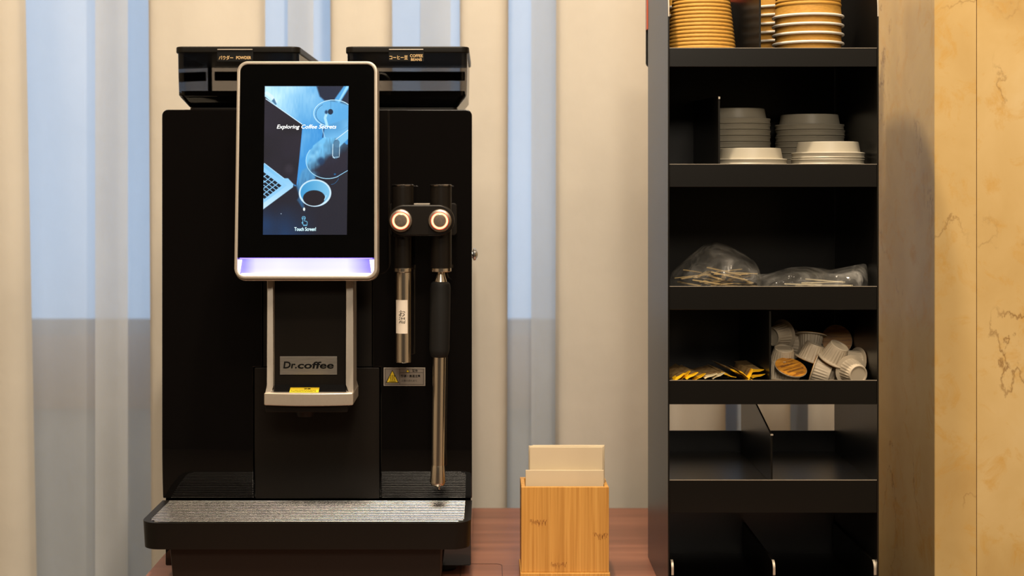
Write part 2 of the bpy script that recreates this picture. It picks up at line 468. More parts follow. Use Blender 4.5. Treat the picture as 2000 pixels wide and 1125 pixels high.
# ---------------------------------------------------------------- the room
ZF = -0.75; ZC = 1.90
XM = 0.522; YM = 1.59                      # corner of the marble wall
def struct(name, bm, mat, smooth=False): return tag(link_obj(name, bm, mat, None, smooth), kind='structure')
struct('floor', box(-1.7, 1.7, -2.6, 2.45, ZF - 0.05, ZF), M['floor'])
struct('ceiling', box(-1.7, 1.7, -2.6, 2.45, ZC, ZC + 0.05), M['ceiling'])
struct('wall_left', box(-1.75, -1.70, -2.6, 2.45, ZF, ZC), M['wall'])
struct('wall_right_side', box(1.70, 1.75, -2.6, YM, ZF, ZC), M['wall'])
struct('wall_front', box(-1.7, 1.7, -2.65, -2.6, ZF, ZC), M['wall_dark'])
# marble-clad wall: polished return beside the curtain, then slabs facing the room
XJ = X_(1908, YM)
mw = box(XM, XJ - 0.0004, YM, 2.40, ZF, ZC, 0.0006, 1)
struct('wall_right_return', mw, M['marble'])
struct('wall_right', box(XJ + 0.0004, 1.70, YM + 0.0002, 2.40, ZF, ZC, 0.0006, 1), M['marble'])
struct('trim_1', box(XJ - 0.0004, XJ + 0.0004, YM + 0.0012, 1.70, ZF, ZC), M['joint'])
# window wall
YW = 2.36; ZS = Z_(655, YW)                # sill height
wb = box(-1.7, XM, YW, YW + 0.06, ZF, Z_(795, YW))
box(-1.7, -1.60, YW, YW + 0.06, Z_(795, YW), ZC, bm=wb); box(-1.7, XM, YW, YW + 0.06, 1.75, ZC, bm=wb)
struct('wall_back', wb, M['wall_window'])
struct('trim_2', box(-1.60, XM, YW - 0.03, YW + 0.06, Z_(795, YW), ZS, 0.004), M['sill'])
w1 = box(-1.60, XM, YW + 0.030, YW + 0.034, ZS, 1.75)
win = tag(link_obj('window_1', w1, M['pane'], None, False), kind='structure')
fr = box(-1.60, XM, YW + 0.015, YW + 0.05, 1.71, 1.75)
box(-1.60, XM, YW + 0.015, YW + 0.05, ZS, ZS + 0.025, bm=fr)
box(-1.60, -1.56, YW + 0.015, YW + 0.05, ZS, 1.75, bm=fr)
link_obj('window_frame', fr, M['frame_grey'], win, False)

# ---------------------------------------------------------------- curtain
cur = empty('curtain', (-0.4, 2.10, ZF), 'white sheer curtain with thick cream folds hanging behind the counter', 'curtain')
def curtain_sheet(x0, x1, yf, z0, z1, nx, nz, bm=None):
    b = bmesh.new(); g = []
    for j in range(nz + 1):
        z = z0 + (z1 - z0) * j / nz
        g.append([b.verts.new((x0 + (x1 - x0) * i / nx, yf(x0 + (x1 - x0) * i / nx, z), z)) for i in range(nx + 1)])
    for j in range(nz):
        for i in range(nx): b.faces.new([g[j][i], g[j][i + 1], g[j + 1][i + 1], g[j + 1][i]])
    return b
def sheer_y(x, z): return 2.16 + 0.014 * math.sin(x * 17 + 0.6 * math.sin(x * 5)) + 0.005 * math.sin(x * 43 + z * 2)
link_obj('sheer_panel', curtain_sheet(-1.4, XM - 0.01, sheer_y, ZF + 0.01, 1.70, 420, 30), M['sheer'], cur)
for xa, xb, ph in ((182, 250, 0.3), (560, 612, 1.0), (820, 880, 2.0), (1038, 1092, 3.0), (1425, 1480, 4.0)):
    x0, x1 = X_(xa, 2.12), X_(xb, 2.12)
    link_obj('sheer_fold', curtain_sheet(x0, x1, lambda x, z: 2.125 + 0.006 * math.sin(x * 60 + ph), ZF + 0.01, 1.70, 16, 30), M['sheer'], cur)
YP = 2.07
def pleat(l_top, l_bot, r_top, r_bot, seed, depth=0.030):
    """thick hanging fold: closed lens-like section; edges drift between the top and the bottom of the photo"""
    b = bmesh.new(); n = 44; rows = []
    zt, zb = Z_(0, YP), Z_(1125, YP); z0, z1, nz = ZF + 0.012, 1.69, 34
    for j in range(nz + 1):
        z = z0 + (z1 - z0) * j / nz; t = (zt - z) / (zt - zb); t = max(-0.6, min(1.7, t))
        xl, xr = X_(l_top + (l_bot - l_top) * t, YP), X_(r_top + (r_bot - r_top) * t, YP)
        row = []
        for i in range(n + 1):
            u = i / n; x = xl + (xr - xl) * u
            e = (1 - abs(2 * u - 1) ** 5) ** 0.5 if 0 < u < 1 else 0
            w = 0.35 * math.sin(x * 62 + seed) + 0.3 * math.sin(x * 31 + seed * 2.3 + z * 0.7) + 0.25 * noise.noise(Vector((x * 14, z * 3, seed)))
            row.append((x, YP - e * depth * (0.85 + 0.22 * w), z))
        for i in range(n - 1, 0, -4):
            u = i / n; row.append((xl + (xr - xl) * u, YP + 0.012 * (1 - abs(2 * u - 1) ** 3), z))
        rows.append([b.verts.new(p) for p in row])
    m = len(rows[0])
    for p, q in zip(rows[:-1], rows[1:]):
        for i in range(m): b.faces.new([p[i], p[(i + 1) % m], q[(i + 1) % m], q[i]])
    b.faces.new(rows[0]); b.faces.new(rows[-1])
    return b
for i, a in enumerate([(-420, -400, -250, -235), (-150, -140, 50, 72), (290, 296, 518, 520), (645, 650, 766, 770), (898, 900, 993, 990),
                       (1086, 1084, 1290, 1290), (1300, 1300, 1415, 1418), (1462, 1462, 1542, 1542), (1578, 1578, 1660, 1662)]):
    if a[2] < a[0]: continue
    link_obj('pleat', pleat(*a, seed=i * 1.7), M['pleat'], cur)

# ---------------------------------------------------------------- counter
CX0, CX1 = -0.403, 0.455
ct = empty('counter', (0.02, 1.62, ZF), 'reddish brown wooden counter carrying the coffee machine and black rack', 'counter')
link_obj('countertop', box(CX0, CX1, 1.28, 1.95, -0.035, 0.0, 0.0015), M['counter'], ct)
link_obj('cabinet_body', box(CX0 + 0.012, CX1 - 0.004, 1.30, 1.945, ZF, -0.036, 0.002), M['cabinet'], ct)
# thin seam of a flush cable cover let into the top
gx0, gx1, gy0, gy1 = X_(900, 1.66), X_(981, 1.66), 1.56, 1.662
cb = ring_loft(xy(rrect(gx0, gx1, gy0, gy1, 0.008), 0.0003), xy(rrect(gx0 + 0.0009, gx1 - 0.0009, gy0 + 0.0012, gy1 - 0.0012, 0.0072), 0.0003),
               xy(rrect(gx0, gx1, gy0, gy1, 0.008), -0.001), xy(rrect(gx0 + 0.0009, gx1 - 0.0009, gy0 + 0.0012, gy1 - 0.0012, 0.0072), -0.001))
link_obj('cable_cover', cb, M['cabinet'], ct)
# ---------------------------------------------------------------- coffee machine
mc = empty('coffee_machine', (X_(619, 1.6), 1.75, 0.0),
           'tall gloss black coffee machine with lit touch screen and drip tray on the counter', 'coffee machine')
YB = 1.600; KB = 0.0175
PB = Plane(YB, 0.0912, KB)                 # front of the body, leaning back very slightly
def part(name, bm, mat, parent=None, label=None, smooth=True): return link_obj(name, bm, M[mat], parent or mc, smooth, label)
# body shell behind the front panels
bx0, bx1 = X_(317, YB), X_(921.5, YB)
zt = PB.pt(600, 214).z
o = rrect(bx0 + 0.001, bx1 - 0.001, 0.012, zt - 0.0008, [0.002, 0.002, 0.010, 0.010])
def bow(bm):
    """the glossy panels sweep back a little just above the tray"""
    zb, zq = 0.0912, 0.165
    for k in range(1, 15):
        z = zb + (zq - zb) * k / 14
        bmesh.ops.bisect_plane(bm, geom=bm.verts[:] + bm.edges[:] + bm.faces[:], plane_co=(0, 0, z), plane_no=(0, 0, 1), dist=1e-6)
    for v in bm.verts:
        t = max(0.0, min(1.15, (zq - v.co.z) / (zq - zb))); v.co.y += 0.0052 * t * t
    return bm
fl = [(x, YB + KB * (z - 0.0912) + 0.0075 + (0.0050 if z < 0.1 else 0), z) for x, z in o]; bl = [(x, 1.93, z) for x, z in o]
part('body', loft(fl, bl, 0.0008, 2), 'gloss')
for sx in (bx0 + 0.035, bx1 - 0.035):
    for sy in (1.645, 1.89):
        part('foot', lathe([(0, 0), (0.016, 0), (0.018, 0.003), (0.018, 0.0125), (0, 0.0125)], 24, cen=(sx, sy, 0)), 'rubber')
# left gloss panel (narrower below the spout column)
ar = [(316 + 12 * (1 - math.sin(R(a))), 214 + 12 * (1 - math.cos(R(a)))) for a in range(90, -1, -15)]
lp = [(316, 975)] + [(316 + 12 - 12 * math.sin(R(a)), 214 + 12 - 12 * math.cos(R(a))) for a in range(90, -1, -15)] + [(512, 214), (512, 717), (494.5, 717), (494.5, 975)]
part('front_panel', bow(slab(PB, lp, 0.0, -0.0072, 0.0012, 2)), 'gloss')
rp = [(743.5, 975), (743.5, 717), (727.5, 717), (727.5, 214)] + [(922 - 12 + 12 * math.sin(R(a)), 214 + 12 - 12 * math.cos(R(a))) for a in range(0, 91, 15)] + [(922, 975)]
part('front_panel', bow(slab(PB, rp, 0.0, -0.0072, 0.0012, 2)), 'gloss')
part('centre_column', slab(PB, pxr(513.5, 726, 300, 716.5), -0.002, -0.0072, 0.0006), 'matte', label='matte black centre column')
part('lower_door', bow(slab(PB, pxr(497.5, 741, 718, 975, 2, 3), 0.0015, -0.0072, 0.0008)), 'matte', label='matte black lower door')
# lower skirt below the tray
b = loft([P(x, y, 1.522) for x, y in ((331, 1066), (862, 1066), (860, 1145), (338, 1145))], [P(x, y, 1.522) + Vector((0, 0.085, 0)) for x, y in ((331, 1066), (862, 1066), (860, 1145), (338, 1145))], 0.002)
zmin = 0.010
for v in b.verts: v.co.z = max(v.co.z, zmin)
part('water_drawer', b, 'drawer', label='dark brown-black drawer under the tray')
# drip tray
YT = 1.497
tx0, tx1 = X_(272, YT), X_(920, YT) ; tz1, tz0 = Z_(1021.5, YT), Z_(1074, YT)
def tray_loop(x0, x1, y0, y1, r, z): return xy(rrect(x0, x1, y0, y1, [r, r, 0.0015, 0.0015], 8), z)
yb_ = YB + 0.0050
gx0_, gx1_ = tx0 + 0.0090, tx1 - 0.0080
rim = ring_loft(tray_loop(tx0, tx1, YT, yb_, 0.020, tz1), tray_loop(gx0_, gx1_, YT + 0.0040, yb_ - 0.0005, 0.014, tz1),
                tray_loop(tx0 + 0.0015, tx1 - 0.0015, YT + 0.0015, yb_, 0.019, tz0), tray_loop(gx0_, gx1_, YT + 0.0040, yb_ - 0.0005, 0.014, tz0), 0.0014)
tr = part('drip_tray', rim, 'tray_black', label='matte black drip tray')
link_obj('tray_floor', loft(tray_loop(gx0_ - 0.001, gx1_ + 0.001, YT + 0.003, yb_ - 0.001, 0.014, tz0 + 0.006), tray_loop(gx0_ - 0.001, gx1_ + 0.001, YT + 0.003, yb_ - 0.001, 0.014, tz0 + 0.003)), M['gloss'], tr)
g = bmesh.new(); nr = 17; y0, y1 = YT + 0.0075, yb_ - 0.004
for i in range(nr):
    y = y0 + (y1 - y0) * i / (nr - 1); ins = max(0, 0.011 - (y - YT - 0.004)) * 0.8
    rb_ = rod_x(gx0_ + ins, gx1_ - ins, 0, 0, 0.0009, 12)
    for v in rb_.verts: v.co.z = v.co.z * 0.36 + tz1 + 0.0002; v.co.y += y
    merge(g, rb_)
link_obj('drip_grate', g, M['grate'], tr, label='bright steel drip grate')

# hoppers
def hopper(name, px0, px1, lab, words, latch, label):
    Y0, Y1 = 1.615, 1.825
    x0, x1 = X_(px0 + 2.5, Y0), X_(px1 - 3, Y0)
    zc, zm, zb, z_ = Z_(103, Y0), Z_(190, Y0), Z_(208.5, Y0), zt - 0.0006
    def lp(i, z, r): return xy(rrect(x0 + i, x1 - i, Y0 + 0.003 + i, Y1 - 0.003 - i, r, 5), z)
    b = bmesh.new(); rows = []
    for i, z, r in ((0, zc + 0.001, 0.009), (0.0004, (zc + zm) / 2, 0.009), (0.001, zm + 0.003, 0.009), (0.003, zm, 0.009), (0.0115, zb + 0.001, 0.007), (0.013, zb, 0.006)):
        rows.append([b.verts.new(p) for p in lp(i, z, r)])
    for p, q in zip(rows[:-1], rows[1:]):
        for k in range(len(p)): b.faces.new([p[k], p[(k + 1) % len(p)], q[(k + 1) % len(p)], q[k]])
    b.faces.new(rows[-1])
    h = part(name, b, 'smoked', label=label)
    # opaque funnel filling the bottom
    f = bmesh.new(); r2 = []
    for i, z in ((0.0035, zm + 0.008), (0.0045, zm + 0.001), (0.0125, zb + 0.0015)): r2.append([f.verts.new(p) for p in lp(i, z, 0.007)])
    for p, q in zip(r2[:-1], r2[1:]):
        for k in range(len(p)): f.faces.new([p[k], p[(k + 1) % len(p)], q[(k + 1) % len(p)], q[k]])
    f.faces.new(r2[-1]); f.faces.new(list(reversed(r2[0])))
    link_obj('funnel', f, M['matte'], h)
    link_obj('base_collar', loft(lp(0.0125, zb - 0.0002, 0.006), lp(0.0125, z_, 0.006), 0.0006), M['matte'], h)
    lx0, lx1 = X_(px0, Y0), X_(px1, Y0); lz1, lz0 = Z_(90.5, Y0), Z_(103.5, Y0)
    ol = rrect(lx0, lx1, Y0, Y1, 0.010, 6)
    link_obj('lid', loft(xy(ol, lz1), xy(ol, lz0), 0.0016, 3), M['tray_black'], h)
    # inner rails seen dimly through the clear wall
    link_obj('inner_rail', box(x0 + 0.006, x1 - 0.006, Y1 - 0.012, Y1 - 0.006, Z_(156, 1.8), Z_(138, 1.8), 0.001), M['matte'], h)
    pl = Plane(Y0)
    la = bmesh.new(); slab(pl, pxr(latch[0], latch[1], 97, latch[2], 1, 2), 0.0022, -0.0022, 0.0003, bm=la)
    link_obj('lid_label', la, M['label_black'], h, label='black label with golden lettering')
    lt = slab(pl, pxr(latch[0] + 0.5, latch[1] - 1, 96.2, 98.4), 0.0034, 0.0018, 0.0003)
    link_obj('latch', lt, M['silver'], h, label='thin silver latch lip')
    t = bmesh.new()
    for s, bx in words: text_bm(s, bx, pl, 0.00235, bold=0.008, bm=t)
    link_obj('lettering', t, M['gold_ink'], h, False)
hopper('powder_hopper', 341, 585, None, [('パウダー', (428, 456, 109, 117.2)), ('POWDER', (462, 491, 110, 116))], (425, 495, 120.5), 'smoked clear powder hopper with black lid')
hopper('bean_hopper', 674, 916, None, [('コーヒー豆', (761, 796.5, 108.8, 116.5)), ('COFFEE', (801, 826, 106.5, 112)), ('BEANS', (803, 824, 114, 119.2))], (759.5, 828, 120), 'smoked clear bean hopper with black lid')

# display
PD = Plane(1.500, Z_(546, 1.5), 0.070)
def quadlike(x0t, x1t, x0b, x1b, y0, y1, r, n=8):
    pts = pxr(0, 1000, 0, 1000 * (y1 - y0) / (x1b - x0b), r * 1000 / (x1b - x0b), n)
    out = []
    for u, w in pts:
        v = w * (x1b - x0b) / 1000 / (y1 - y0); u /= 1000
        out.append(((x0t + (x1t - x0t) * u) * (1 - v) + (x0b + (x1b - x0b) * u) * v, y0 + (y1 - y0) * v))
    return out
OUT = quadlike(463, 737.5, 457, 737.5, 119.5, 545, 21)
INN = quadlike(469.5, 730.5, 463.5, 730.5, 126, 538.5, 15)
MID = quadlike(463, 737.5, 457, 737.5, 120, 548.5, 21)
disp = part('display', loft(PD.loop(MID, -0.0045), PD.loop(MID, -0.026), 0.0015, 3), 'silver', label='tilted touch display housing')
link_obj('bezel', ring_loft(PD.loop(OUT, 0.0), PD.loop(INN, 0.0), PD.loop(OUT, -0.0050), PD.loop(INN, -0.0050), 0.0011), M['silver'], disp)
GL = quadlike(469.6, 730.4, 464.2, 730.3, 126.1, 503.5, 14.5)
GL = [(x, min(y, 503.5)) for x, y in GL]
gl = [p for p in quadlike(469.6, 730.4, 463.7, 730.3, 126.1, 530, 14.5) if p[1] < 503]
gl = [(464.2, 503.5)] + [p for p in sorted([q for q in gl if q[0] < 600], key=lambda q: (-q[1], q[0]))] + [p for p in sorted([q for q in gl if q[0] >= 600], key=lambda q: (q[1], q[0]))] + [(730.3, 503.5)]
link_obj('glass_panel', loft(PD.loop(gl, -0.0008), PD.loop(gl, -0.0044), 0), M['glass_black'], disp, label='glossy black screen glass')
# led strip in the recess under the glass
link_obj('led_strip', loft(PD.loop(quadlike(464, 730, 464, 730, 505, 538.4, 6), -0.0036), PD.loop(quadlike(464, 730, 464, 730, 505, 538.4, 6), -0.0044)), M['led'], disp, label='glowing blue-white light strip')
link_obj('led_lower_edge', slab(PD, pxr(470, 725, 533.5, 538, 2, 4), -0.0016, -0.0035, 0.0002), M['led_edge'], disp)
link_obj('led_upper_edge', slab(PD, pxr(468, 727, 503.6, 505.2), -0.0006, -0.0034), M['led_blue'], disp)
link_obj('led_end', loft(PD.loop([(464.2, 507), (472.5, 507), (468, 536), (464.2, 536)], -0.0012), PD.loop([(464.2, 507), (468, 507), (466, 536), (464.2, 536)], -0.0035)), M['led_edge'], disp)
link_obj('led_end', loft(PD.loop([(721.5, 507), (730, 507), (730, 536), (725.5, 536)], -0.0012), PD.loop([(726, 507), (730, 507), (730, 536), (728, 536)], -0.0035)), M['led_edge'], disp)
part('display_neck', box(X_(530, 1.56), X_(700, 1.56), 1.530, YB + 0.006, 0.405, 0.54, 0.003), 'matte')

# the lit picture, painted point by point on the screen
def paint():
    W, Hh = 248, 436
    X, Y = np.meshgrid(np.linspace(80, 628, W + 1)[:-1] + 1.1, np.linspace(93, 1053, Hh + 1)[:-1] + 1.1)
    rs = np.random.RandomState(3)
    def vnoise(sx, sy):
        g = rs.rand(int(sy) + 2, int(sx) + 2); gx = np.linspace(0, sx, W); gy = np.linspace(0, sy, Hh)
        ix = gx.astype(int); iy = gy.astype(int); fx = gx - ix; fy = (gy - iy)[:, None]; fx = fx * fx * (3 - 2 * fx); fy = fy * fy * (3 - 2 * fy)
        a = g[iy][:, ix]; b = g[iy][:, ix + 1]; c = g[iy + 1][:, ix]; d = g[iy + 1][:, ix + 1]
        return (a * (1 - fx) + b * fx) * (1 - fy) + (c * (1 - fx) + d * fx) * fy
    def poly(pts, soft=1.5):
        inside = np.zeros(X.shape, bool); dist = np.full(X.shape, 1e9); n = len(pts)
        for i in range(n):
            x1, y1 = pts[i]; x2, y2 = pts[(i + 1) % n]
            if y1 != y2:
                c = ((y1 > Y) != (y2 > Y)) & (X < (x2 - x1) * (Y - y1) / (y2 - y1) + x1); inside ^= c
            L = max(1e-6, (x2 - x1) ** 2 + (y2 - y1) ** 2)
            t = np.clip(((X - x1) * (x2 - x1) + (Y - y1) * (y2 - y1)) / L, 0, 1)
            dist = np.minimum(dist, np.hypot(X - x1 - t * (x2 - x1), Y - y1 - t * (y2 - y1)))
        return np.clip(0.5 + np.where(inside, dist, -dist) / (2 * soft), 0, 1)
    def line(pts, w, soft=1.3):
        d = np.full(X.shape, 1e9)
        for (x1, y1), (x2, y2) in zip(pts[:-1], pts[1:]):
            L = max(1e-6, (x2 - x1) ** 2 + (y2 - y1) ** 2); t = np.clip(((X - x1) * (x2 - x1) + (Y - y1) * (y2 - y1)) / L, 0, 1)
            d = np.minimum(d, np.hypot(X - x1 - t * (x2 - x1), Y - y1 - t * (y2 - y1)))
        return np.clip((w / 2 - d) / soft + 0.5, 0, 1)
    def ell(cx, cy, rx, ry, soft=1.5):
        q = np.hypot((X - cx) / rx, (Y - cy) / ry); return np.clip(0.5 + (1 - q) * min(rx, ry) / (2 * soft), 0, 1)
    def arc(cx, cy, rx, ry, a0, a1, w, soft=1.3):
        return line([(cx + rx * math.cos(R(a)), cy + ry * math.sin(R(a))) for a in np.linspace(a0, a1, 40)], w, soft)
    img = np.zeros((Hh, W, 3)); cc = lambda r, g, b: np.array([r, g, b]) / 255.0
    def put(mask, col, op=1.0):
        nonlocal img
        m = (mask * op)[..., None]; img = img * (1 - m) + (col if isinstance(col, np.ndarray) and col.ndim == 3 else np.array(col)) * m
    def grad(c0, c1, t): t = np.clip(t, 0, 1)[..., None]; return c0 * (1 - t) + c1 * t
    n1 = vnoise(7, 11); n2 = vnoise(22, 40); n3 = vnoise(60, 30)
    img = grad(cc(30, 31, 44), cc(22, 60, 105), np.clip((Y - 840) / 220, 0, 1) * np.clip(1.1 - (X - 80) / 330, 0, 1) * (0.5 + n1))
    tbl = [(80, 93), (430, 93), (442, 150), (520, 185), (628, 215), (628, 470), (500, 560), (380, 640), (400, 695), (330, 715), (296, 740), (280, 740), (240, 300), (80, 160)]
    tex = 0.55 * (n1 - .5) + 0.35 * (n3 - .5)
    put(poly(tbl, 4), grad(cc(196, 238, 255), cc(58, 146, 215), (X + Y * 0.9 - 190) / 640 + (n1 - .5) * 0.35 + (n3 - .5) * 0.12))
    put(poly([(296, 740), (330, 640), (400, 600), (420, 690), (340, 760), (330, 870)], 7), grad(cc(80, 150, 200), cc(30, 70, 110), (Y - 640) / 190 + tex))
    put(poly([(418, 93), (628, 93), (628, 218), (560, 196), (470, 186), (440, 160)], 6), cc(22, 34, 58))
    put(poly([(596, 93), (628, 93), (628, 110), (570, 205), (540, 190), (538, 176)], 4), cc(80, 165, 225))
    put(poly([(612, 93), (628, 93), (628, 100), (566, 200), (558, 196)], 3), cc(150, 215, 250))
    put(line([(92, 138), (122, 158), (150, 195)], 22, 6), cc(225, 240, 252), .7)
    put(poly([(126, 190), (142, 172), (160, 212), (150, 214)], 3), cc(40, 90, 130), .8)
    # laptop lid
    put(poly([(80, 176), (92, 178), (330, 346), (296, 738), (80, 592)], 1.6), grad(cc(38, 35, 50), cc(28, 27, 36), n1))
    put(line([(88, 176), (326, 340)], 5), cc(205, 235, 255)); put(line([(331, 350), (314, 560), (297, 730)], 3.5, 2), cc(60, 140, 215))
    put(ell(245, 630, 28, 30, 12), cc(55, 50, 62), .6)
    # keyboard half
    put(poly([(78, 592), (212, 690), (240, 690), (276, 728), (272, 748), (80, 890)], 2), grad(cc(120, 190, 235), cc(190, 226, 248), (Y - 640) / 230))
    put(line([(84, 594), (214, 692)], 5), cc(170, 215, 245))
    kb = poly([(80, 618), (234, 735), (80, 850)], 1.5); put(kb, cc(140, 200, 240))
    ax, ay = np.array([0.80, 0.60]), np.array([0.79, -0.61])
    for r_ in range(0, 9):
        for c_ in range(-8, 9):
            s_, w_ = 31.0, 24.0; ox = 92 + ax[0] * s_ * c_ + ay[0] * w_ * r_; oy = 826 + ax[1] * s_ * c_ + ay[1] * w_ * r_
            q = [(ox, oy), (ox + ax[0] * 25, oy + ax[1] * 25), (ox + ax[0] * 25 + ay[0] * 19, oy + ax[1] * 25 + ay[1] * 19), (ox + ay[0] * 19, oy + ay[1] * 19)]
            if all(80 - 30 < p[0] and (p[1] - 622) > (p[0] - 80) * 0.745 and (p[1] - 846) < -(p[0] - 80) * 0.74 for p in q): put(poly(q, 1.2), cc(14, 22, 36))
    # carafe
    put(ell(530, 270, 130, 88, 2), cc(110, 185, 232), .55)
    put(poly([(440, 330), (480, 352), (628, 300), (628, 400), (560, 440), (470, 440), (455, 380)], 4), grad(cc(130, 200, 245), cc(70, 145, 200), n1))
    body = np.maximum(ell(500, 575, 145, 116, 2), poly([(470, 425), (570, 430), (628, 480), (628, 560), (380, 560), (400, 480)], 3))
    put(body, grad(cc(110, 190, 238), cc(24, 34, 52), (X - 380) / 190 + (Y - 560) / 220 + (n1 - .5) * 0.5 + (n3 - .5) * 0.25))
    put(poly([(455, 600), (500, 545), (628, 520), (628, 630), (560, 684), (470, 676), (400, 640)], 14), cc(34, 32, 48), .9)
    put(ell(455, 580, 22, 24, 8), cc(20, 50, 85), .8)
    put(poly([(380, 520), (430, 460), (455, 470), (420, 560), (378, 590)], 14), grad(cc(150, 210, 240), cc(80, 150, 200), n2), .7)
    put(arc(530, 270, 128, 87, 100, 318, 5), cc(190, 230, 250)); put(arc(534, 274, 118, 78, 120, 230, 3), cc(40, 90, 140))
    put(arc(545, 320, 95, 62, 25, 120, 3), cc(90, 160, 210))
    put(line([(470, 370), (462, 425)], 7, 4), cc(30, 70, 120)); put(line([(452, 352), (478, 430)], 3), cc(180, 225, 250))
    put(arc(498, 575, 143, 117, 62, 215, 4.5), cc(165, 218, 245)); put(line([(560, 680), (628, 640)], 4), cc(150, 210, 245))
    put(line([(488, 262), (476, 300), (490, 350)], 17, 4), cc(170, 222, 248)); put(line([(512, 185), (512, 240)], 2), cc(60, 120, 170))
    put(ell(511, 260, 17, 18), cc(18, 40, 66)); put(ell(484, 262, 10, 12, 4), cc(30, 70, 110))
    put(line([(560, 470), (628, 405)], 44, 5), cc(120, 190, 232)); put(line([(548, 440), (628, 378)], 4), cc(220, 242, 255))
    put(line([(553, 460), (548, 545)], 40, 3), cc(70, 110, 140), .8); put(line([(530, 470), (528, 545), (540, 560)], 4), cc(210, 238, 252)); put(line([(574, 470), (572, 548)], 3), cc(200, 232, 250)); put(line([(530, 556), (572, 552)], 4), cc(170, 210, 235))
    # cup
    put(poly([(318, 800), (345, 850), (352, 905), (300, 830)], 5), cc(60, 130, 185), .5)
    put(ell(417, 785, 106, 88), cc(200, 230, 248)); put(ell(417, 783, 95, 77), grad(cc(60, 150, 205), cc(130, 195, 230), (X - 330) / 190))
    put(ell(411, 817, 72, 50), cc(30, 26, 36)); put(line([(478, 830), (490, 800)], 4), cc(190, 230, 250))
    put(arc(520, 640, 60, 90, 35, 88, 3), cc(40, 95, 140)); put(ell(347, 889, 7, 11), cc(235, 240, 235)); put(ell(545, 664, 7, 6), cc(20, 90, 140)); put(ell(197, 918, 3, 3), cc(180, 200, 220))
    # pointing hand icon
    k = cc(120, 205, 245)
    put(arc(345, 946, 11, 11, 140, 400, 3), k)
    put(line([(340, 982), (340, 948), (343, 944), (347, 944), (350, 948), (350, 964), (366, 968), (369, 974), (367, 990), (344, 990), (333, 976), (336, 972), (341, 977)], 3), k)
    put(line([(344, 994), (367, 994)], 3), k)
    return np.clip(img, 0, 1), W, Hh
img, W, Hh = paint()
lin = np.where(img <= 0.04045, img / 12.92, ((img + 0.055) / 1.055) ** 2.4)
tl, tr_, br, bl_ = [PD.pt(x, y, -0.00055) for x, y in ((517, 168), (681, 168), (677.3, 458.5), (513.3, 458.5))]
uu = np.linspace(0, 1, W + 1)[None, :, None]; vv = np.linspace(0, 1, Hh + 1)[:, None, None]
g = (np.array(tl) * (1 - uu) + np.array(tr_) * uu) * (1 - vv) + (np.array(bl_) * (1 - uu) + np.array(br) * uu) * vv
g = g.reshape(-1, 3) - np.array(rootloc(disp))
idx = np.arange((W + 1) * (Hh + 1)).reshape(Hh + 1, W + 1)
quads = np.stack([idx[:-1, :-1], idx[1:, :-1], idx[1:, 1:], idx[:-1, 1:]], -1).reshape(-1, 4)
me = bpy.data.meshes.new('screen'); me.from_pydata(g.tolist(), [], quads.tolist())
ca = me.attributes.new('picture', 'FLOAT_COLOR', 'FACE')
ca.data.foreach_set('color', np.concatenate([lin.reshape(-1, 3), np.ones((W * Hh, 1))], 1).astype(np.float32).ravel())
m, nt, b_ = newmat('lit_screen_picture'); b_.inputs['Base Color'].default_value = (0.01, 0.01, 0.01, 1); setin(b_, Roughness=0.2)
at = N(nt, 'ShaderNodeAttribute', attribute_name='picture'); nt.links.new(at.outputs['Color'], b_.inputs['Emission Color']); b_.inputs['Emission Strength'].default_value = 1.12
me.materials.append(m)
so = bpy.data.objects.new('screen', me); C.objects.link(so); so.parent = disp; so['label'] = 'lit screen showing a blue coffee picture'
t = bmesh.new()
text_bm('Exploring Coffee Secrets', (540.5, 657, 243.5, 253.5), PD, -0.0002, bold=0.004, shear=0.28, bm=t)
link_obj('screen_title', t, M['white_glow'], disp, False)
t = text_bm('Touch Screen!', (575, 617, 443.8, 451), PD, -0.0002, bold=0.01)
link_obj('screen_prompt', t, M['cyan_glow'], disp, False)

# spout unit
PS = Plane(1.535); PSb = Plane(1.510)
sp = part('spout_housing', slab(Plane(1.546), pxr(530, 680, 500, 768), 0, -0.05, 0.0005), 'matte', label='sliding coffee spout')
for x0, x1, x0b, x1b in ((521.5, 533.5, 517, 529.5), (675.5, 690, 680.5, 690)):
    a = [P(x0, 500, 1.535), P(x1, 500, 1.535), P(x1, 752, 1.535), P(x1b, 768, 1.516), P(x0b, 768, 1.516), P(x0, 752, 1.535)]
    bk = [Vector((p.x, 1.575, p.z)) for p in a]
    link_obj('side_rail', loft(a, bk, 0.0008, 2), M['silver'], sp, label='silver side rail')
# silver lip in front, gently bowed
def lip(y0, y1, xl, xr, Yf, bow, n=12):
    f = []; top = []; bot = []
    for i in range(n + 1):
        u = i / n; px = xl + (xr - xl) * u; Y = Yf + bow * (2 * u - 1) ** 2
        top.append(P(px, y0, Yf) + Vector((0, Y - Yf, 0))); bot.append(P(px, y1, Yf) + Vector((0, Y - Yf, -0.0004 * (1 - (2 * u - 1) ** 2))))
    b = bmesh.new()
    T = [b.verts.new(p) for p in top]; B_ = [b.verts.new(p) for p in bot]
    T2 = [b.verts.new((p.x, 1.575, p.z)) for p in top]; B2 = [b.verts.new((p.x, 1.575, p.z)) for p in bot]
    for i in range(n):
        b.faces.new([T[i], B_[i], B_[i + 1], T[i + 1]]); b.faces.new([T[i], T[i + 1], T2[i + 1], T2[i]])
        b.faces.new([B_[i], B2[i], B2[i + 1], B_[i + 1]]); b.faces.new([T2[i], T2[i + 1], B2[i + 1], B2[i]])
    b.faces.new([T[0], T2[0], B2[0], B_[0]]); b.faces.new([T[n], B_[n], B2[n], T2[n]])
    bmesh.ops.recalc_face_normals(b, faces=b.faces); bevel(b, 0.0014, 3, angle=50); return b
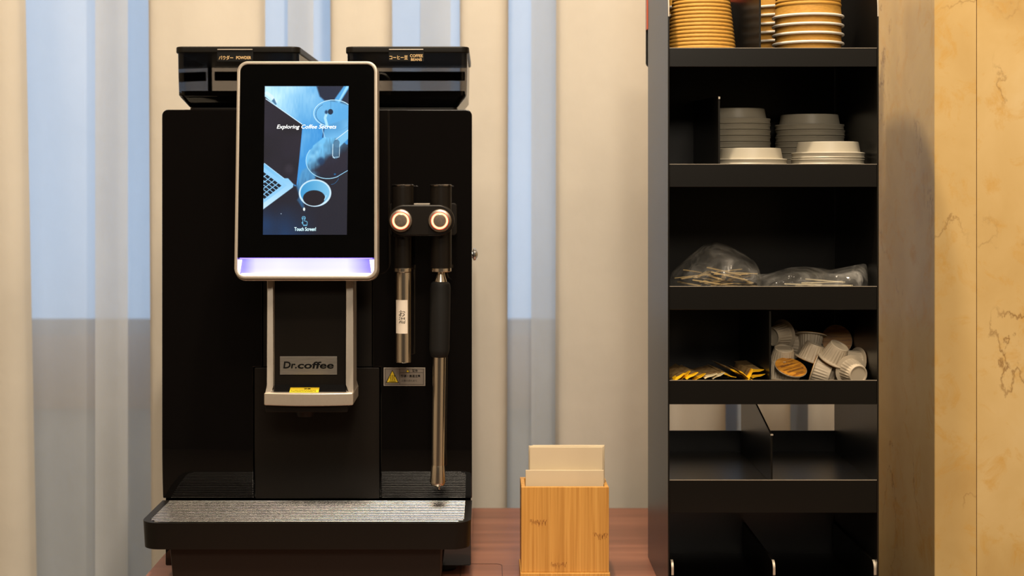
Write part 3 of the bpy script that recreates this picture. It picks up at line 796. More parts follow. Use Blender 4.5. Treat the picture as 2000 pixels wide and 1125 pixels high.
link_obj('front_lip', lip(768.5, 793, 514.5, 689, 1.508, 0.004), M['silver'], sp, label='bowed silver lip')
link_obj('ledge', loft([P(531, 751, 1.546), P(675, 751, 1.546), P(679, 768.8, 1.5125), P(527, 768.8, 1.5125)],
                       [P(531, 757, 1.546), P(675, 757, 1.546), P(679, 772, 1.5125), P(527, 772, 1.5125)], 0.0006), M['gloss'], sp, label='black sloping ledge')
link_obj('nozzle_guard', slab(Plane(1.516), pxr(518, 679, 792, 805.5, 3, 4, (0, 0, 1, 1)), 0, -0.05, 0.001), M['matte'], sp)
link_obj('coffee_nozzle', lathe([(0, 0), (0.010, 0), (0.012, 0.008), (0, 0.008)], 20, cen=(X_(597, 1.54), 1.54, Z_(812, 1.54))), M['matte'], sp)
# name plate with logo letters
PN = Plane(1.546)
link_obj('name_plate', slab(PN, pxr(547, 658.5, 696, 731.5), 0.0010, 0.0, 0.0002), M['brushed'], sp, label='brushed metal name plate')
t = bmesh.new()
text_bm('Dr.', (553.5, 580, 705.8, 719.5), PN, 0.00125, bold=0.028, shear=0.12, bm=t)
text_bm('coffee', (581.5, 652, 706, 719.8), PN, 0.00125, bold=0.028, shear=0.12, bm=t)
link_obj('logo_lettering', t, M['ink'], sp, False)
# yellow caution sticker lying on the ledge
ea, eb = P(600, 751, 1.546), P(600, 768.8, 1.5125)
def ledge_pt(px, py):
    t_ = (py - 751) / (768.8 - 751); v = ea.lerp(eb, t_); return Vector((X_(px, v.y), v.y - 0.0002, v.z + 0.0006))
cs = loft([ledge_pt(*p) for p in ((567.5, 758), (624, 758), (622, 767.6), (565, 767.6))], [ledge_pt(*p) - Vector((0, 0, 0.0005)) for p in ((567.5, 758), (624, 758), (622, 767.6), (565, 767.6))])
link_obj('caution_sticker', cs, M['yellow'], sp, label='yellow caution sticker')
class Led:
    def pt(s, px, py, off=0): return ledge_pt(px, py) + Vector((0, -off, off))
t = bmesh.new(); text_bm('注意', (594, 607, 759.4, 762.2), Led(), 0.0002, 0.03, bm=t)
mr = random.Random(9)
for y in (763.2, 765.2):
    x = 568.0
    while x < 616:
        w = mr.uniform(1.2, 3.2); t.faces.new([t.verts.new(Led().pt(a_, b_, 0.0002)) for a_, b_ in ((x, y + .8), (x + w, y + .8), (x + w, y), (x, y))]); x += w + mr.uniform(.5, 1.4)
link_obj('caution_lettering', t, M['ink'], sp, False)

# hot water outlet and steam wand
part('wand_bracket', slab(Plane(1.585), pxr(760, 892, 397, 460, 6, 4), 0, -0.018, 0.001), 'matte')
def vcyl(px, r, y0, y1, Yc, prof=None, seg=40):
    z0, z1 = Z_(y1, Yc), Z_(y0, Yc); x = X_(px, Yc)
    return lathe([(0, z0), (r - 0.0006, z0), (r, z0 + 0.0006), (r, z1 - 0.0012), (r - 0.0012, z1), (0, z1)], seg, cen=(x, Yc, 0))
YC = 1.558
hw = part('hot_water_outlet', vcyl(786.5, 0.0100, 361, 523, YC), 'matte', label='hot water outlet')
link_obj('top_cap', lathe([(0.0088, Z_(363.5, YC)), (0.0128, Z_(363.5, YC)), (0.0128, Z_(361.5, YC)), (0.0115, Z_(360, YC)), (0, Z_(360, YC))], 40, cen=(X_(786.5, YC), YC, 0)), M['steel_dark'], hw)
link_obj('upper_barrel', vcyl(786.5, 0.0127, 363, 462, YC), M['matte'], hw)
link_obj('collar', vcyl(786.5, 0.0102, 521.5, 531, YC), M['chrome'], hw, label='polished collar')
link_obj('spout_pipe', vcyl(788, 0.0088, 530, 707.5, YC), M['chrome'], hw, label='polished steel pipe')
# curved paper label around the pipe
def wrap_label(px, y0, y1, Yc, r, a0, a1, n=14):
    b = bmesh.new(); z0, z1 = Z_(y1, Yc), Z_(y0, Yc); rows = []
    for i in range(n + 1):
        a = R(a0 + (a1 - a0) * i / n); d = Vector((math.sin(a), -math.cos(a), 0)); c = Vector((X_(px, Yc), Yc, 0))
        rows.append([b.verts.new(c + d * q + Vector((0, 0, z))) for q, z in ((r, z0), (r, z1), (r - 0.0003, z1), (r - 0.0003, z0))])
    for p, q in zip(rows[:-1], rows[1:]):
        for k in range(4): b.faces.new([p[k], p[(k + 1) % 4], q[(k + 1) % 4], q[k]])
    b.faces.new(rows[0]); b.faces.new(rows[-1]); return b
link_obj('paper_label', wrap_label(788, 585, 650, YC, 0.0092, -62, 34), M['sticker_white'], hw, label='white paper label')
class Cyl:
    def pt(s, px, py, off=0):
        r = 0.0093; dx = X_(px, YC - 0.009) - X_(788, YC); dx = max(-r, min(r, dx)); return Vector((X_(788, YC) + dx, YC - math.sqrt(r * r - dx * dx), Z_(py, YC - 0.009)))
t = bmesh.new(); text_bm('お', (779, 791.5, 606, 618), Cyl(), 0, 0.006, bm=t); text_bm('湯', (778.5, 792, 619.5, 632), Cyl(), 0, 0.006, bm=t)
link_obj('label_lettering', t, M['ink'], hw, False)
sw = part('steam_wand', vcyl(861, 0.0124, 361, 523, YC), 'matte', label='steam wand')
link_obj('top_cap', lathe([(0.0088, Z_(363.5, YC)), (0.0128, Z_(363.5, YC)), (0.0128, Z_(361.5, YC)), (0.0115, Z_(360, YC)), (0, Z_(360, YC))], 40, cen=(X_(861, YC), YC, 0)), M['steel_dark'], sw)
link_obj('collar', vcyl(861.5, 0.0119, 521.5, 530.5, YC), M['chrome'], sw, label='polished collar')
def leaning(px0, y0, px1, y1, prof, seg=36):
    """prof: (radius, fraction down) along a straight axis between two points"""
    a, c = P(px0, y0, YC), P(px1, y1, YC); d = c - a; L = d.length
    rot = Vector((0, 0, 1)).rotation_difference(d.normalized()).to_matrix().to_4x4()
    return lathe([(r, f * L) for r, f in prof], seg, rot, None, a)
link_obj('swivel_cone', leaning(861, 530, 860.5, 552, [(0, 0), (0.0042, 0), (0.0045, .25), (0.0070, .75), (0.0074, 1), (0, 1)]), M['chrome'], sw)
link_obj('grip', leaning(860.5, 550, 858, 697, [(0, 0), (0.0085, 0), (0.0108, .025), (0.0116, .08), (0.0117, .5), (0.0115, .9), (0.0104, .96), (0.0094, .99), (0.0086, 1), (0, 1)]), M['rubber'], sw, label='black rubber grip')
link_obj('wand_pipe', leaning(858.3, 696, 855.6, 909, [(0, 0), (0.0074, 0), (0.0073, 1), (0, 1)]), M['chrome'], sw, label='polished steel pipe')
link_obj('wand_tip', leaning(855.6, 908, 854.8, 949, [(0, 0), (0.0073, 0), (0.0077, .1), (0.0089, .80), (0.0078, .93), (0.0045, .95), (0.0042, 1), (0, 1)]), M['chrome'], sw, label='flared steel tip')
link_obj('tip_jet', leaning(858, 947, 857.3, 956, [(0, 0), (0.0009, 0), (0.0009, 1), (0, 1)], 10), M['chrome'], sw)
# pill-shaped switch box
PP = Plane(1.535)
pill = part('switch_box', slab(PP, pxr(757.5, 887, 400, 461, 30.4, 14), 0, -0.022, 0.0022, 3), 'matte', label='pill-shaped switch box')
link_obj('top_strip', slab(PP, pxr(808, 839, 397.3, 400.6), -0.004, -0.014, 0.0002), M['silver'], pill)
for bx in (783, 859):
    c = PP.pt(bx, 431); s_ = lambda prof, seg=48: lathe(prof, seg, FACE, None, c)
    bt = part('push_button', s_([(0, 0.0002), (0.0126, 0.0002), (0.0131, 0.002), (0.0124, 0.0036), (0.0102, 0.0040), (0.0101, 0.0024), (0, 0.0024)]), 'button_metal', label='round metal push button')
    link_obj('light_ring', s_([(0.0074, 0.0024), (0.0074, 0.0040), (0.0094, 0.0040), (0.0094, 0.0024)]), M['ring_light'], bt, label='glowing orange ring')
    link_obj('ring_edge', s_([(0.0094, 0.0030), (0.0094, 0.0041), (0.0100, 0.0041), (0.0100, 0.0030)]), M['ring_red'], bt)
    link_obj('button_cap', s_([(0.0072, 0.0024), (0.0072, 0.0038), (0.0068, 0.0042), (0, 0.0044)]), M['button_metal'], bt)
# warning sticker
wl = part('warning_label', slab(PB, pxr(749.5, 830.5, 718, 753.5), 0.0005, 0.0, 0), 'sticker_edge', label='grey warning label')
link_obj('label_face', slab(PB, pxr(750.5, 829.5, 719, 752.5), 0.0008, 0.0005, 0), M['sticker_grey'], wl)
t = bmesh.new(); box_line(PB, 752.5, 827.5, 720, 751, 0.6, 0.00095, t)
poly_bm([(780.5, 720), (781.1, 720), (781.1, 751), (780.5, 751)], PB, 0.00095, t); poly_bm([(781, 727.3), (827.5, 727.3), (827.5, 727.9), (781, 727.9)], PB, 0.00095, t)
poly_bm([(766.5, 722.3), (779.3, 747.5), (753.3, 747.5)], PB, 0.00095, t)
text_bm('警告', (805, 816, 721.3, 726.2), PB, 0.00095, 0.02, bm=t)
text_bm('熱湯・高温注意', (783, 821, 731.5, 737), PB, 0.00095, 0.02, bm=t); text_bm('火傷の恐れあり', (784, 814, 741.5, 745.5), PB, 0.00095, 0.0, bm=t)
poly_bm([(796.3, 721), (800, 726.5), (792.8, 726.5)], PB, 0.00095, t)
link_obj('label_print', t, M['ink'], wl, False)
t = bmesh.new(); poly_bm([(766.5, 724.6), (777.3, 746.2), (755.6, 746.2)], PB, 0.0011, t); poly_bm([(796.3, 722.2), (799, 726.1), (793.7, 726.1)], PB, 0.0011, t)
link_obj('warning_triangle', t, M['yellow'], wl, False, label='yellow warning triangle')
t = bmesh.new()
for k in (-3.4, 0, 3.4):
    pts = [(766.5 + k + 1.0 * math.sin(j * 1.25), 743 - j * 1.35) for j in range(9)]
    for (xa, ya), (xb, yb2) in zip(pts[:-1], pts[1:]): poly_bm([(xa - .6, ya), (xa + .6, ya), (xb + .6, yb2), (xb - .6, yb2)], PB, 0.00125, t)
poly_bm([(760, 744.2), (773, 744.2), (773, 745.3), (760, 745.3)], PB, 0.00125, t)
link_obj('heat_symbol', t, M['ink'], wl, False)
# lock knob on the right side
kn = lathe([(0, 0), (0.0042, 0), (0.0042, 0.0018), (0.0075, 0.0032), (0.0070, 0.0056), (0.0030, 0.0078), (0, 0.0082)], 24, Matrix.Rotation(R(90), 4, 'Y'), None, (bx1 - 0.0012, 1.625, Z_(497, 1.625)))
part('side_lock', kn, 'knob_metal', label='small metal side lock')
#SECTION3
# ---------------------------------------------------------------- napkin holder
nh = empty('napkin_holder', (0.092, 1.62, 0), 'bamboo box napkin holder standing between coffee machine and black rack', 'napkin holder')
NX0, NX1, NY0, NY1 = X_(1018, 1.59), X_(1189.5, 1.59), 1.590, 1.648
nzt = Z_(951.5, 1.59)
def npart(n, b, m='bamboo', l=None): return link_obj(n, b, M[m], nh, True, l)
fp = npart('front_panel', box(NX0, NX1, NY0, NY0 + 0.005, 0.0102, nzt, 0.0006))
# node scars of the bamboo strips
PNH = Plane(1.590)
for cx, cy, w_, n_ in ((1052, 1019, 17, 26), (1174, 1045, 15, 24), (1092, 1102, 16, 24)):
    t = bmesh.new()
    for i in range(n_):
        x = cx + (i / n_ - .5) * 2 * w_ + rnd.uniform(-.5, .5); y = cy + rnd.uniform(-4, 2) + abs(i / n_ - .5) * -4; hh = rnd.uniform(3, 9); ww = rnd.uniform(.5, 1.3)
        if x + ww > 1188: continue
        poly_bm([(x, y), (x + ww, y + .4), (x + ww * .8 + rnd.uniform(-.4, .4), y + hh), (x - .2, y + hh * .9)], PNH, 0.00012, t)
    link_obj('node_mark', t, M['bamboo_node'], fp, False)
npart('back_panel', box(NX0, NX1, NY1 - 0.005, NY1, 0.0102, nzt - 0.0006, 0.0006))
for x0, x1 in ((NX0, NX0 + 0.005), (NX1 - 0.005, NX1)):
    npart('side_panel', box(x0 + 0.0002, x1 - 0.0002, NY0 + 0.0052, NY1 - 0.0080, 0.0102, nzt - 0.0004, 0.0006))
npart('base_board', box(NX0 - 0.0012, NX1 + 0.0012, NY0 - 0.003, NY1 + 0.001, 0.0, 0.0100, 0.001))
def napkin(px0, px1, ptop, Y, th, lean, label, skew=0.0, z0=0.0104):
    ztop = Z_(ptop, Y); x0, x1 = X_(px0, Y), X_(px1, Y); b = bmesh.new(); n = 10; m = 8
    fr, bk = [], []
    for j in range(m + 1):
        z = z0 + (ztop - z0) * j / m; rf, rb = [], []
        for i in range(n + 1):
            u = i / n; x = x0 + (x1 - x0) * u + skew * (z - z0); top = (skew * 1.5 * (u - .5) * 0.05) if j == m else 0
            y = Y + lean * (z - ztop) + 0.0004 * math.sin(u * 5 + Y * 900) * (j / m)
            rf.append(b.verts.new((x, y, z + top + 0.012 * skew * (u - .5) * (j == m)))); rb.append(b.verts.new((x, y + th, z + top)))
        fr.append(rf); bk.append(rb)
    for j in range(m):
        for i in range(n):
            b.faces.new([fr[j][i], fr[j][i + 1], fr[j + 1][i + 1], fr[j + 1][i]]); b.faces.new([bk[j][i], bk[j + 1][i], bk[j + 1][i + 1], bk[j][i + 1]])
        b.faces.new([fr[j][0], fr[j + 1][0], bk[j + 1][0], bk[j][0]]); b.faces.new([fr[j][n], bk[j][n], bk[j + 1][n], fr[j + 1][n]])
    for i in range(n):
        b.faces.new([fr[m][i], fr[m][i + 1], bk[m][i + 1], bk[m][i]]); b.faces.new([fr[0][i], bk[0][i], bk[0][i + 1], fr[0][i + 1]])
    bmesh.ops.recalc_face_normals(b, faces=b.faces); bevel(b, 0.0005, 2, angle=60)
    return tag(link_obj('paper_napkin', b, M['paper']), label, 'napkin', 'napkins in the bamboo holder')
napkin(1026.5, 1179, 918.5, 1.600, 0.0024, 0.0, 'short cream paper napkin at the very front of bamboo holder')
napkin(1029, 1178.5, 921, 1.6032, 0.0022, 0.0, 'short cream paper napkin second from the front of the holder')
napkin(1034.5, 1177.5, 873.5, 1.6075, 0.0026, 0.0, 'tall cream paper napkin, frontmost of the tall ones')
napkin(1036, 1180, 871.2, 1.6112, 0.0024, 0.0, 'tall cream paper napkin in the middle of the tall ones')
napkin(1032.5, 1176, 871, 1.6146, 0.0024, 0.0, 'tall cream paper napkin reaching furthest left among the tall ones')
napkin(1040, 1181, 869.6, 1.6180, 0.0024, 0.0, 'tall cream paper napkin at the very back of bamboo holder')

# ---------------------------------------------------------------- rack
YR, YK = 1.506, 1.692
S = YR / F
rk = empty('cup_rack', (0.317, 1.6, 0), 'tall narrow black metal shelf rack holding cups and lids beside the marble wall', 'rack')
def rpart(n, b, m='rack', l=None, par=None): return link_obj(n, b, M[m], par or rk, True, l)
RX0, RX1 = X_(1304.5, YR), X_(1716.5, YR); RT = 0.765
TH = 0.0018
def side_outline():
    zc, r = Z_(32, YR), RT - Z_(32, YR)
    pts = [(YR, 0.0), (YK, 0.0), (YK, RT)]
    pts += [(YR + r - r * math.sin(R(a)) * 1.0, zc + r * math.cos(R(a))) for a in range(0, 91, 6)]
    return pts
for x in (RX0, RX1 - TH):
    rpart('side_panel', loft(yz(side_outline(), x), yz(side_outline(), x + TH), 0.0004, 1))
IX0, IX1 = RX0 + TH + 0.0001, RX1 - TH - 0.0001
zf = lambda py: Z_(py, YR)
for x in (RX0, RX1 - TH):
    zc, r = Z_(32, YR), RT - Z_(32, YR)
    arc_ = lambda q: [(YR + r - q * math.cos(R(a)), zc + q * math.sin(R(a))) for a in range(0, 61, 5)]
    rpart('worn_edge', loft(yz(arc_(r + 0.0003) + arc_(r - 0.0005)[::-1], x + 0.0002), yz(arc_(r + 0.0003) + arc_(r - 0.0005)[::-1], x + TH - 0.0002)), 'rack_edge', 'bare metal edge at the curved top')
LIPS = [(94, 130, 0.003), (321, 365, 0.0), (560, 605, 0.006), (743.5, 790, 0.011), (938.5, 1002, 0.004)]
FLOOR = []
for (yt, yb, up) in LIPS:
    z1, z0 = zf(yt), zf(yb); fl_ = z1 - up; FLOOR.append(fl_)
    b = box(IX0, IX1, YR + 0.0008, YR + 0.0024, z0, z1, 0.0003, 1)
    box(IX0, IX1, YR + 0.0024, YK - 0.002, fl_ - 0.0016, fl_, bm=b)
    if yt > 900: box(IX0, IX1, YK - 0.0036, YK - 0.002, fl_, Z_(840, YK), bm=b)
    rpart('shelf', b)
    rpart('lip_edge', box(IX0, IX1, YR + 0.0007, YR + 0.0017, z1, z1 + 0.0005), 'rack_edge', 'worn bare metal lip edge')
b = box(IX0, IX1, YK - 0.0019, YK - 0.0003, Z_(742, YK), Z_(4, YK))
rpart('back_panel', b)
rpart('back_panel', box(IX0, IX1, YK - 0.0019, YK - 0.0003, 0.002, FLOOR[4] - 0.004))
rpart('shelf', box(IX0, IX1, YR + 0.002, YK - 0.002, 0.004, 0.0056))
def divider(px, z0, pf, pb_, w=3.6, ybk=YK - 0.004, yfr=YR + 0.003):
    """thin upright sheet; top height falls or rises from front pf to back pb_"""
    x = X_(px, YR)
    o_ = [(yfr, z0), (ybk, z0), (ybk, pb_), (yfr + 0.004, pf + 0.0006), (yfr + 0.001, pf), (yfr, pf - 0.001)]
    d = rpart('divider', loft(yz(o_, x - w * S / 2), yz(o_, x + w * S / 2), 0.0002, 1)); return d
divider(1485.5, FLOOR[0] + 0.0002, 0.735, 0.752)
d = divider(1405.5, FLOOR[1] + 0.0002, zf(188), zf(178))
link_obj('worn_tip', box(X_(1403.9, YR), X_(1407.3, YR), YR + 0.0022, YR + 0.0032, zf(193), zf(188.6)), M['rack_edge'], d)
divider(1505.5, FLOOR[3] + 0.0002, zf(606.5), zf(606.5))
d = divider(1508.5, FLOOR[4] + 0.0002, zf(850), zf(850) + 0.042, ybk=YK - 0.006)
link_obj('worn_tip', box(X_(1505.9, YR), X_(1511, YR), YR + 0.0020, YR + 0.0032, zf(851.5), zf(848.6)), M['rack_edge'], d)
for px in (1314.5, 1513.5, 1711):
    x = X_(px, YR); o_ = [(YR + 0.004, 0.0058), (YK - 0.006, 0.0058), (YK - 0.006, zf(1099)), (YR + 0.012, zf(1099))] + [(YR + 0.012 - 0.008 * math.sin(R(a)), zf(1099) - 0.008 + 0.008 * math.cos(R(a))) for a in range(15, 91, 15)]
    d = rpart('divider', loft(yz(o_, x - 0.0015), yz(o_, x + 0.0015), 0.0003, 1), 'rack')
    oe = [(YR + 0.012 - q * math.sin(R(a)), zf(1099) - 0.008 + q * math.cos(R(a))) for q, rng in ((0.0084, range(5, 91, 17)), (0.0078, range(90, 4, -17))) for a in rng]
    oe = [(YR + 0.0036, 0.03)] + [(y, z) for y, z in reversed(oe[:6])] + [(y, z) for y, z in reversed(oe[6:])] + [(YR + 0.0042, 0.03)]
    link_obj('worn_edge', loft(yz(oe, x - 0.0013), yz(oe, x + 0.0013)), M['rack_edge'], d, label='bare metal rounded corner')

# orange sign behind the rack
so_ = bmesh.new(); sx0, sx1 = X_(1261.5, 1.706), 0.44
o_ = rrect(sx0, sx1, Z_(132, 1.706), 0.82, [0.006, 0.006, 0.0, 0.0], 6)
sg = empty('sign_board', (0.32, 1.70, Z_(132, 1.706)), 'black edged orange board fixed behind the top of the black rack', 'sign')
link_obj('backing', loft(xz(o_, 1.7045), xz(o_, 1.7095), 0.0004, 1), M['rack'], sg)
link_obj('orange_face', loft(xz(rrect(sx0, 0.339, Z_(58, 1.7), 0.819, 0), 1.6935), xz(rrect(sx0, 0.339, Z_(58, 1.7), 0.819, 0), 1.7043)), M['sign_orange'], sg, label='orange printed face')

# ---------------------------------------------------------------- paper cups
def cup_proto(ripple=True, Rr=0.0385, zr0=0.0125):
    root = empty('paper_cup', (0, 0, 0))
    Hc = 0.092; rb = Rr * 0.735
    rad = lambda z: Rr + (rb - Rr) * z / Hc
    prof = [(rad(0.001) - 0.0009, 0.0005)]
    z = 0.0005
    prof.append((rad(z) - 0.0006, z)); prof.append((rad(zr0) - 0.0006, zr0))
    if ripple:
        k = 0; zz = zr0
        while zz < Hc - 0.008:
            for q in (0.2, 0.35, 0.5, 0.65, 0.8, 1.0):
                z_ = zz + 0.0043 * q; prof.append((rad(z_) - 0.0004 + 0.00095 * math.sin(math.pi * q) ** 0.8, z_))
            zz += 0.0043
    prof += [(rad(Hc) - 0.0006, Hc), (rad(Hc) - 0.0012, Hc), (rad(Hc) - 0.0014, Hc - 0.006), (0, Hc - 0.006)]
    inner = [(0, Hc - 0.0065), (rad(Hc) - 0.0016, Hc - 0.0065), (rad(0.001) - 0.0009, 0.0005)]
    b = lathe(prof, 64); lathe(list(reversed(inner)), 64, bm=b)
    bmesh.ops.remove_doubles(b, verts=b.verts, dist=1e-5)
    link_obj('cup_wall', b, M['kraft'], root, local=True)
    t = bmesh.new()
    Rm, rm = Rr + 0.0006, 0.0015
    rows = []
    for i in range(64):
        a = 2 * math.pi * i / 64
        rows.append([t.verts.new(((Rm + rm * math.cos(q)) * math.cos(a), (Rm + rm * math.cos(q)) * math.sin(a), 0.0015 + rm * math.sin(q))) for q in [2 * math.pi * s / 10 for s in range(10)]])
    for i in range(64):
        for s in range(10): t.faces.new([rows[i][s], rows[(i + 1) % 64][s], rows[(i + 1) % 64][(s + 1) % 10], rows[i][(s + 1) % 10]])
    link_obj('rolled_rim', t, M['rim_white'], root, local=True, label='white rolled rim')
    return root
cupA = cup_proto(True, 0.0382)
cupB = cup_proto(False, 0.0382)
nth = ['bottom', 'second lowest', 'third lowest', 'fourth lowest', 'fifth lowest', 'sixth lowest', 'seventh lowest', 'eighth lowest']
first = {True: True, False: True}
def put_cup(x, y, z, label, group, rz=0):
    tp = 'topmost' in label; base = cupA if tp else cupB
    o = base if first[tp] else copy_tree(base); first[tp] = False
    o.location = (x, y, z); o.rotation_euler = (0, 0, rz); tag(o, label, 'paper cup', group); return o
f0 = FLOOR[0] + 0.0001
big = cup_proto(True, 0.0392, 0.0032); big.location = (X_(1369.5, 1.553), 1.553, f0); big.rotation_euler = (0, 0, 2.2)
tag(big, 'kraft cup with fine ripples, upturned alone at the front left of the top shelf', 'paper cup', 'upturned paper cups on the top shelf')
for k in range(5):
    nm = 'topmost' if k == 4 else nth[k]
    put_cup(X_(1578, 1.556), 1.556, f0 + k * 0.0102, f'{nm} kraft cup of the front right stack on the top shelf', 'front right stack of upturned kraft cups', k * 0.7)
for k in range(7):
    nm = 'topmost' if k == 6 else nth[k]
    put_cup(0.3505, 1.642, f0 + k * 0.0102, f'{nm} kraft cup in the stack just right of the top divider', 'rear stack of upturned cups right of the divider', k * 0.9)
for k in range(7):
    nm = 'topmost' if k == 6 else nth[k]
    put_cup(0.2490, 1.6405, f0 + k * 0.0102, f'{nm} kraft cup in the stack behind the front left rippled cup', 'rear left stack of upturned cups', k * 1.1)

# ---------------------------------------------------------------- cup lids
def lid_proto():
    root = empty('cup_lid', (0, 0, 0))
    prof = [(0.0388, 0.0), (0.0412, 0.0), (0.0418, 0.0008), (0.0410, 0.0018), (0.0413, 0.0045), (0.0420, 0.0056), (0.0416, 0.0066), (0.0380, 0.0070), (0.0366, 0.0072),
            (0.0346, 0.0180), (0.0340, 0.0186), (0.0326, 0.0184), (0.0320, 0.0160), (0.0, 0.0158), ]
    b = lathe(prof, 72)
    lathe([(0.0388, 0.0), (0.0400, 0.0050), (0.0362, 0.0062), (0.0336, 0.0150), (0, 0.0150)], 72, bm=b)
    bmesh.ops.remove_doubles(b, verts=b.verts, dist=1e-5)
    bmesh.ops.scale(b, vec=(0.975, 0.975, 1), verts=b.verts)
    link_obj('lid_shell', b, M['white_plastic'], root, local=True)
    s = bmesh.new(); box(-0.004, 0.004, -0.0310, -0.0275, 0.0160, 0.0164, 0.0001, bm=s)
    link_obj('sip_hole', s, M['ink'], root, local=True)
    return root
lidp = lid_proto(); fl_first = {True: True, False: True}
def put_lid(x, y, z, label, group, rz=0):
    o = lidp if fl_first[0] else copy_tree(lidp); fl_first[0] = False
    o.location = (x, y, z); o.rotation_euler = (0, 0, rz); tag(o, label, 'cup lid', group)
f1 = FLOOR[1] + 0.0001; PL = 0.0071
put_lid(X_(1466, 1.553), 1.553, f1, 'single white plastic cup lid at front left beside the divider', 'white lids on the second shelf', .3)
put_lid(X_(1616, 1.551), 1.551, f1, 'lower white lid of the front right pair', 'front right pair of white lids', .9)
put_lid(X_(1617, 1.551), 1.551, f1 + PL, 'upper white lid of the front right pair', 'front right pair of white lids', .2)
xl = X_(1438, 1.645); xr = 0.3895
for k in range(8): put_lid(xl + rnd.uniform(-.0004, .0004), 1.645, f1 + k * PL, f'white cup lid, {"topmost" if k == 7 else nth[k]} of the rear left stack half behind the divider', 'rear left stack of white lids', k * .8)
for k in range(7): put_lid(xr + rnd.uniform(-.0006, .0006), 1.6445, f1 + k * PL, f'white cup lid, {"topmost" if k == 6 else nth[k]} of the rear right stack of lids', 'rear right stack of white lids', k * .8)

# ---------------------------------------------------------------- plastic bags and stirrers
def bag(name, top, Y0, T, seed, label, base_z, crink=0.004):
    """closed crumpled film bag: outline top(px) across x, bulging in depth"""
    xs = [X_(p[0], Y0) for p in top]; zs = [Z_(p[1], Y0) for p in top]
    n, m = 60, 26; fr, bk = [], []
    b = bmesh.new()
    def ht(x):
        for i in range(len(xs) - 1):
            if xs[i] <= x <= xs[i + 1] + 1e-9:
                t = (x - xs[i]) / max(1e-9, xs[i + 1] - xs[i]); return zs[i] * (1 - t) + zs[i + 1] * t
        return zs[-1]
    for j in range(m + 1):
        rf, rb = [], []
        for i in range(n + 1):
            x = xs[0] + (xs[-1] - xs[0]) * i / n; zt_ = ht(x); v = j / m; z = base_z + (zt_ - base_z) * v
            u = i / n; e = (1 - (2 * u - 1) ** 4) ** 0.5 * (1 - v ** 2.2) ** 0.6 if 0 < u < 1 else 0
            w = 0.0015
            dn = noise.noise(Vector((x * 38, z * 45, seed))) * crink + noise.noise(Vector((x * 120, z * 90, seed + 5))) * crink * 0.4
            dm = noise.noise(Vector((x * 42, z * 40, seed + 9))) * crink
            rf.append(b.verts.new((x, Y0 - w - T * e + dn * e, z))); rb.append(b.verts.new((x, Y0 + w + T * e * 0.8 + dm * e, z)))
        fr.append(rf); bk.append(rb)
    for j in range(m):
        for i in range(n):
            b.faces.new([fr[j][i], fr[j][i + 1], fr[j + 1][i + 1], fr[j + 1][i]]); b.faces.new([bk[j][i], bk[j + 1][i], bk[j + 1][i + 1], bk[j][i + 1]])
        b.faces.new([fr[j][0], fr[j + 1][0], bk[j + 1][0], bk[j][0]]); b.faces.new([fr[j][n], bk[j][n], bk[j + 1][n], fr[j + 1][n]])
    for i in range(n):
        b.faces.new([fr[m][i], fr[m][i + 1], bk[m][i + 1], bk[m][i]]); b.faces.new([fr[0][i], bk[0][i], bk[0][i + 1], fr[0][i + 1]])
    return tag(link_obj(name, b, M['film']), label, 'plastic bag', 'clear bags on the middle shelf')
f2 = FLOOR[2] + 0.0003
bag('plastic_bag', [(1309, 545), (1313, 532), (1330, 515), (1350, 497), (1372, 480), (1397, 472.5), (1422, 479), (1450, 493), (1470, 507), (1480, 520), (1484, 534)], 1.585, 0.050, 2.0,
    'clear crumpled plastic bag peaked high over golden stirrers at the left', f2)
bag('plastic_bag', [(1478, 536), (1500, 535), (1520, 529), (1542, 522.5), (1575, 521), (1606, 524), (1622, 527), (1650, 522), (1670, 518), (1690, 514.5), (1694, 530)], 1.545, 0.030, 6.0,
    'low flat clear plastic bag lying at the right of the shelf', f2, 0.006)
def stick(cx, cy, cz, L, ang, pitch, w, th, mat, label, group):
    b = box(-L / 2, L / 2, -w / 2, w / 2, 0, th, 0.0003, 1)
    o = link_obj('stirrer', b, M[mat], local=True); o.location = (cx, cy, cz); o.rotation_euler = (0, pitch, ang)
    tag(o, label, 'stirrer', group)
rs_ = random.Random(11)
lev = 0
for k in range(24):
    a = rs_.uniform(-1.1, 1.1) + (R(90) if k % 4 == 3 else 0)
    L = rs_.uniform(0.028, 0.045); x = rs_.uniform(X_(1337, 1.58), X_(1462, 1.58)); y = rs_.uniform(1.553, 1.60)
    x = max(X_(1318, 1.58) + L / 2, min(X_(1478, 1.58) - L / 2, x))
    stick(x, y, f2 + 0.0006 + 0.00075 * k, L, a, rs_.uniform(-0.22, 0.22), 0.0052, 0.0013, 'stir_wood', 'short golden wooden stirrer in the pile inside the left bag', 'golden stirrers in the left bag')
for k in range(8):
    L = rs_.uniform(0.035, 0.05)
    stick(X_(1600, 1.545) + rs_.uniform(-0.022, 0.022), 1.545 + rs_.uniform(-0.008, 0.010), f2 + 0.0006 + 0.0011 * k, L, rs_.uniform(-.8, .8), rs_.uniform(-.1, .1), 0.0052, 0.0013, 'stir_pale', 'pale stirrer lying inside the flat right bag', 'pale stirrers in the right bag')

